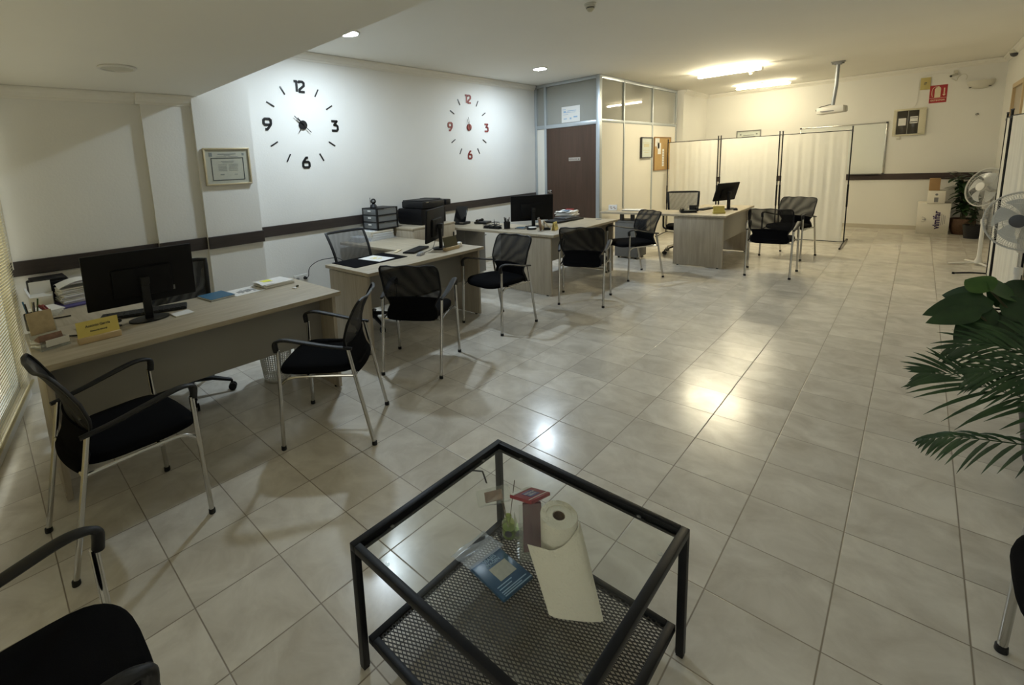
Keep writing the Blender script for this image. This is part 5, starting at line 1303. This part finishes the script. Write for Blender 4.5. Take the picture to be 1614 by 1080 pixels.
# ------------------------------------------------------------------ boxes by the far wall
def carton(label, x0, x1, y0, y1, z0, h, m, mark=None):
    t = thing('carton_box', label, 'box', ((x0+x1)/2, (y0+y1)/2, z0), 0, None); w, d = x1-x0, y1-y0
    bm = BM(); box(bm, (0, 0, h/2), (w, d, h), .003); obj('carton', bm, m, t)
    bm = BM(); box(bm, (0, 0, h+.0008), (w*.98, .045, .001)); obj('packing_tape', bm, 'cream' if m != 'carton' else 'carton', t, smooth=False)
    return t
t = carton('large white carton with rotated purple lettering on the floor by the far wall', .480, .875, 8.12, 8.50, 0, .535, 'whitecarton')
Mv = facing((.045, -.1912, .245), (0, -1, 0), (-1, 0, 0))
text('vimifar', .115, 'purpleink', Mv, t, 'lettering', .0006, bold=.004)
bm = BM()
for k in range(3): box(bm, (.10+.02*k, -.191, .255), (.006, .001, .20-.03*k))
obj('small_print', bm, 'grey', t, smooth=False)
bm = BM()
tube(bm, [(-.13, -.191, .25), (-.085, -.191, .25)], .004, 6)
for s in (-1, 1):
    tube(bm, smooth_path([(-.095, -.191, .25), (-.105, -.191, .25+s*.03), (-.125, -.191, .25+s*.045), (-.14, -.191, .25+s*.03)], 5), [.006]*16, 6, r2=.001)
    tube(bm, smooth_path([(-.085, -.191, .25), (-.090, -.191, .25+s*.02), (-.10, -.191, .25+s*.03)], 5), .005, 6, r2=.001)
obj('emblem', bm, 'purpleink', t)
t = carton('small white carton on top of the large white one', .585, .795, 8.10, 8.38, .5365, .215, 'whitecarton')
bm = BM(); lathe(bm, [(.001, 0), (.02, 0), (.02, .001), (.001, .001)], (0, -.1405, .15), 6, Matrix.Rotation(PI/2, 3, 'X')); box(bm, (0, -.141, .06), (.05, .001, .08)); obj('small_print', bm, 'grey', t)
carton('brown carton topmost of the stack by the far wall', .590, .720, 8.12, 8.32, .753, .205, 'carton')

# ------------------------------------------------------------------ plants
def leaf_blade(bm, base, d, up, l, w, droop=.3, n=7, fold=.15, sq=1.0):
    """one leaf: pointed oval surface from base along d, thin"""
    d = Vector(d).normalized(); up = Vector(up); side = d.cross(up).normalized(); nrm = side.cross(d).normalized()
    rows = []
    for i in range(n+1):
        t = i/n; c = Vector(base)+d*l*t-Vector((0, 0, 1))*droop*l*t*t
        ww = w*math.sin(PI*min(1, max(.0, t**sq)))**.8*.5+.0004
        rows.append([bm.verts.new(c+side*ww*s+nrm*fold*abs(s)*ww) for s in (-1, 0, 1)])
    for a, b in zip(rows, rows[1:]):
        for k in (0, 1): bm.faces.new((a[k], a[k+1], b[k+1], b[k]))
def pot(t, r, h, m, soilz=None, bel=False):
    bm = BM()
    lathe(bm, [(.001, 0), (r*.75, 0), (r*(.98 if not bel else 1.05), h*.5 if bel else h*.96), (r, h), (r*.9, h), (r*.88, h*.88), (.001, h*.88)], seg=32); obj('pot', bm, m, t)
    bm = BM(); lathe(bm, [(.001, h*.885), (r*.87, h*.885)], seg=24, cap=False); obj('soil', bm, 'soil', t)
random.seed(11)
def bushy(label, x, y, r, h, H, m, n, spread, lsize, pm='wicker'):
    t = thing('potted_plant', label, 'plant', (x, y, 0)); pot(t, r, h, pm, bel=(pm == 'wicker'))
    bs = BM(); bl = BM()
    for i in range(n):
        a = random.uniform(0, 2*PI); rr = random.uniform(.2, 1)*spread; top = Vector((rr*math.cos(a), rr*math.sin(a), random.uniform(.45, 1)*(H-h)+h))
        mid = Vector((top.x*.35, top.y*.35, h+(top.z-h)*.6))
        P = smooth_path([(random.uniform(-.03, .03), random.uniform(-.03, .03), h*.9), mid, top], 4); tube(bs, P, .004, 5)
        for p in P[2:]:
            for k in range(2):
                b = random.uniform(0, 2*PI); d = Vector((math.cos(b), math.sin(b), random.uniform(-.25, .6)))
                leaf_blade(bl, p, d, (0, 0, 1), lsize*random.uniform(.7, 1.2), lsize*.36, random.uniform(.1, .5))
    obj('stems', bs, 'stem', t); obj('foliage', bl, m, t, smooth=True, angle=80)
    return t
bushy('dark leafy plant in a wicker pot in the far right corner', 1.03, 8.27, .15, .27, 1.04, 'leafdark', 22, .20, .17)
bushy('smaller dark plant in a black pot in front of the wicker pot', 1.12, 7.80, .11, .22, .55, 'leafdark', 8, .08, .09, 'pot')
# leafy plant in the right foreground
t = thing('rubber_plant', 'broad leaved green plant above the palm at the right edge', 'plant', (1.02, -.18, 0)); pot(t, .15, .26, 'pot')
bs = BM()
Ls = [((-.295, -.04, .781), (-.482, -.12, .721), .125), ((-.329, -.12, .74), (-.471, -.16, .68), .10), ((-.292, -.02, .845), (-.372, .03, .862), .12), ((-.287, -.02, .842), (-.195, .08, .800), .13),
      ((-.287, -.07, .751), (-.371, -.15, .622), .12), ((-.25, .03, .765), (-.150, .13, .865), .15), ((-.244, -.02, .763), (-.150, -.02, .722), .13), ((-.294, -.07, .718), (-.240, -.12, .610), .12),
      ((-.218, .08, .792), (-.07, .13, .83), .16), ((-.261, -.04, .716), (-.15, -.1, .630), .13), ((-.32, -.02, .80), (-.43, .02, .775), .11), ((-.1, .0, .78), (.05, -.1, .74), .14), ((-.05, .05, .8), (.1, .15, .86), .14),
      ((-.15, -.08, .70), (-.05, -.2, .60), .13), ((-.10, .1, .85), (-.12, .22, .98), .14)]
cd_ = (-.05, -.80, .60)
for i, (a, b, w) in enumerate(Ls):
    a = Vector(a); b = Vector(b); P = smooth_path([(0, 0, .24), (a.x*.35, a.y*.3, .24+(a.z-.24)*.55), a], 5); tube(bs, P, .005, 6)
    bm = BM(); d = b-a; leaf_blade(bm, a-d*.12, d+Vector((0, 0, .03)), cd_, d.length*1.25, w, .18, 10, .18, .72); obj('leaf', bm, 'leafmid' if i in (2, 3) else 'leafdark', t, angle=80)
obj('stems', bs, 'stem', t)
# palm
t = thing('palm_plant', 'green palm with long feathery fronds at the right edge', 'plant', (1.13, -.62, 0)); pot(t, .15, .24, 'pot')
def frond(P, ln, nl, sd=0, up=(0, 0, 1), w=.016, dr=.25):
    P = smooth_path(P, 8); n = len(P)
    bm = BM(); tube(bm, P, [.0045*(1-.7*i/n) for i in range(n)], 6); rnd = random.Random(sd)
    tot = n-1; s0 = .22
    for k in range(nl):
        f = s0+(1-s0)*k/(nl-1); q = f*tot; i = min(int(q), tot-1); p = P[i].lerp(P[i+1], q-i); d = (P[i+1]-P[i]).normalized()
        side = d.cross(Vector(up)).normalized()
        l = ln*(math.sin(PI*(.22+.70*(f-s0)/(1-s0))))**.9
        for s in (-1, 1):
            a = .55+.55*(f-s0)/(1-s0)+rnd.uniform(-.06, .06)
            dd = side*s*(1-a*.55)+d*a+Vector((0, 0, rnd.uniform(-.12, .05)))
            leaf_blade(bm, p, dd, up, l*rnd.uniform(.9, 1.1), w, dr+rnd.uniform(-.05, .08), 5, .25, .8)
    return obj('frond', bm, 'palm', t, angle=80)
# points relative to the pot (1.13,-.62)
UP = (0, -.80, .60)
frond([(-.02, -.02, .20), (-.12, -.10, .42), (-.24, -.14, .51), (-.40, -.16, .545), (-.52, -.16, .575), (-.60, -.16, .56)], .225, 20, 1, UP, .0145, .22)
frond([(-.02, -.03, .20), (-.10, -.10, .30), (-.24, -.15, .335), (-.40, -.16, .315), (-.50, -.16, .290), (-.585, -.16, .245)], .125, 18, 3, UP, .0135, .55)
frond([(-.02, .0, .20), (-.14, -.02, .55), (-.28, -.03, .66), (-.42, -.04, .70), (-.53, -.05, .66)], .19, 20, 2, UP, .0135)
frond([(0, 0, .20), (-.12, -.06, .50), (-.22, -.10, .60), (-.36, -.14, .63), (-.46, -.16, .60)], .20, 22, 4, UP, .0135)
frond([(0, 0, .2), (-.10, .04, .5), (-.20, .06, .64), (-.32, .06, .72), (-.44, .04, .70)], .18, 20, 8, UP, .0135)
frond([(.0, .03, .2), (-.05, .08, .55), (-.14, .14, .70), (-.28, .18, .72)], .18, 18, 5, UP, .0135)
frond([(.0, -.03, .2), (.0, -.14, .55), (-.04, -.27, .68), (-.10, -.40, .62)], .16, 18, 6)
frond([(.02, .0, .2), (.03, .03, .6), (.02, .06, .8), (-.04, .10, .88)], .15, 18, 7)
frond([(0, 0, .20), (-.08, -.10, .48), (-.16, -.14, .56), (-.30, -.16, .58)], .19, 20, 9, UP, .0135)
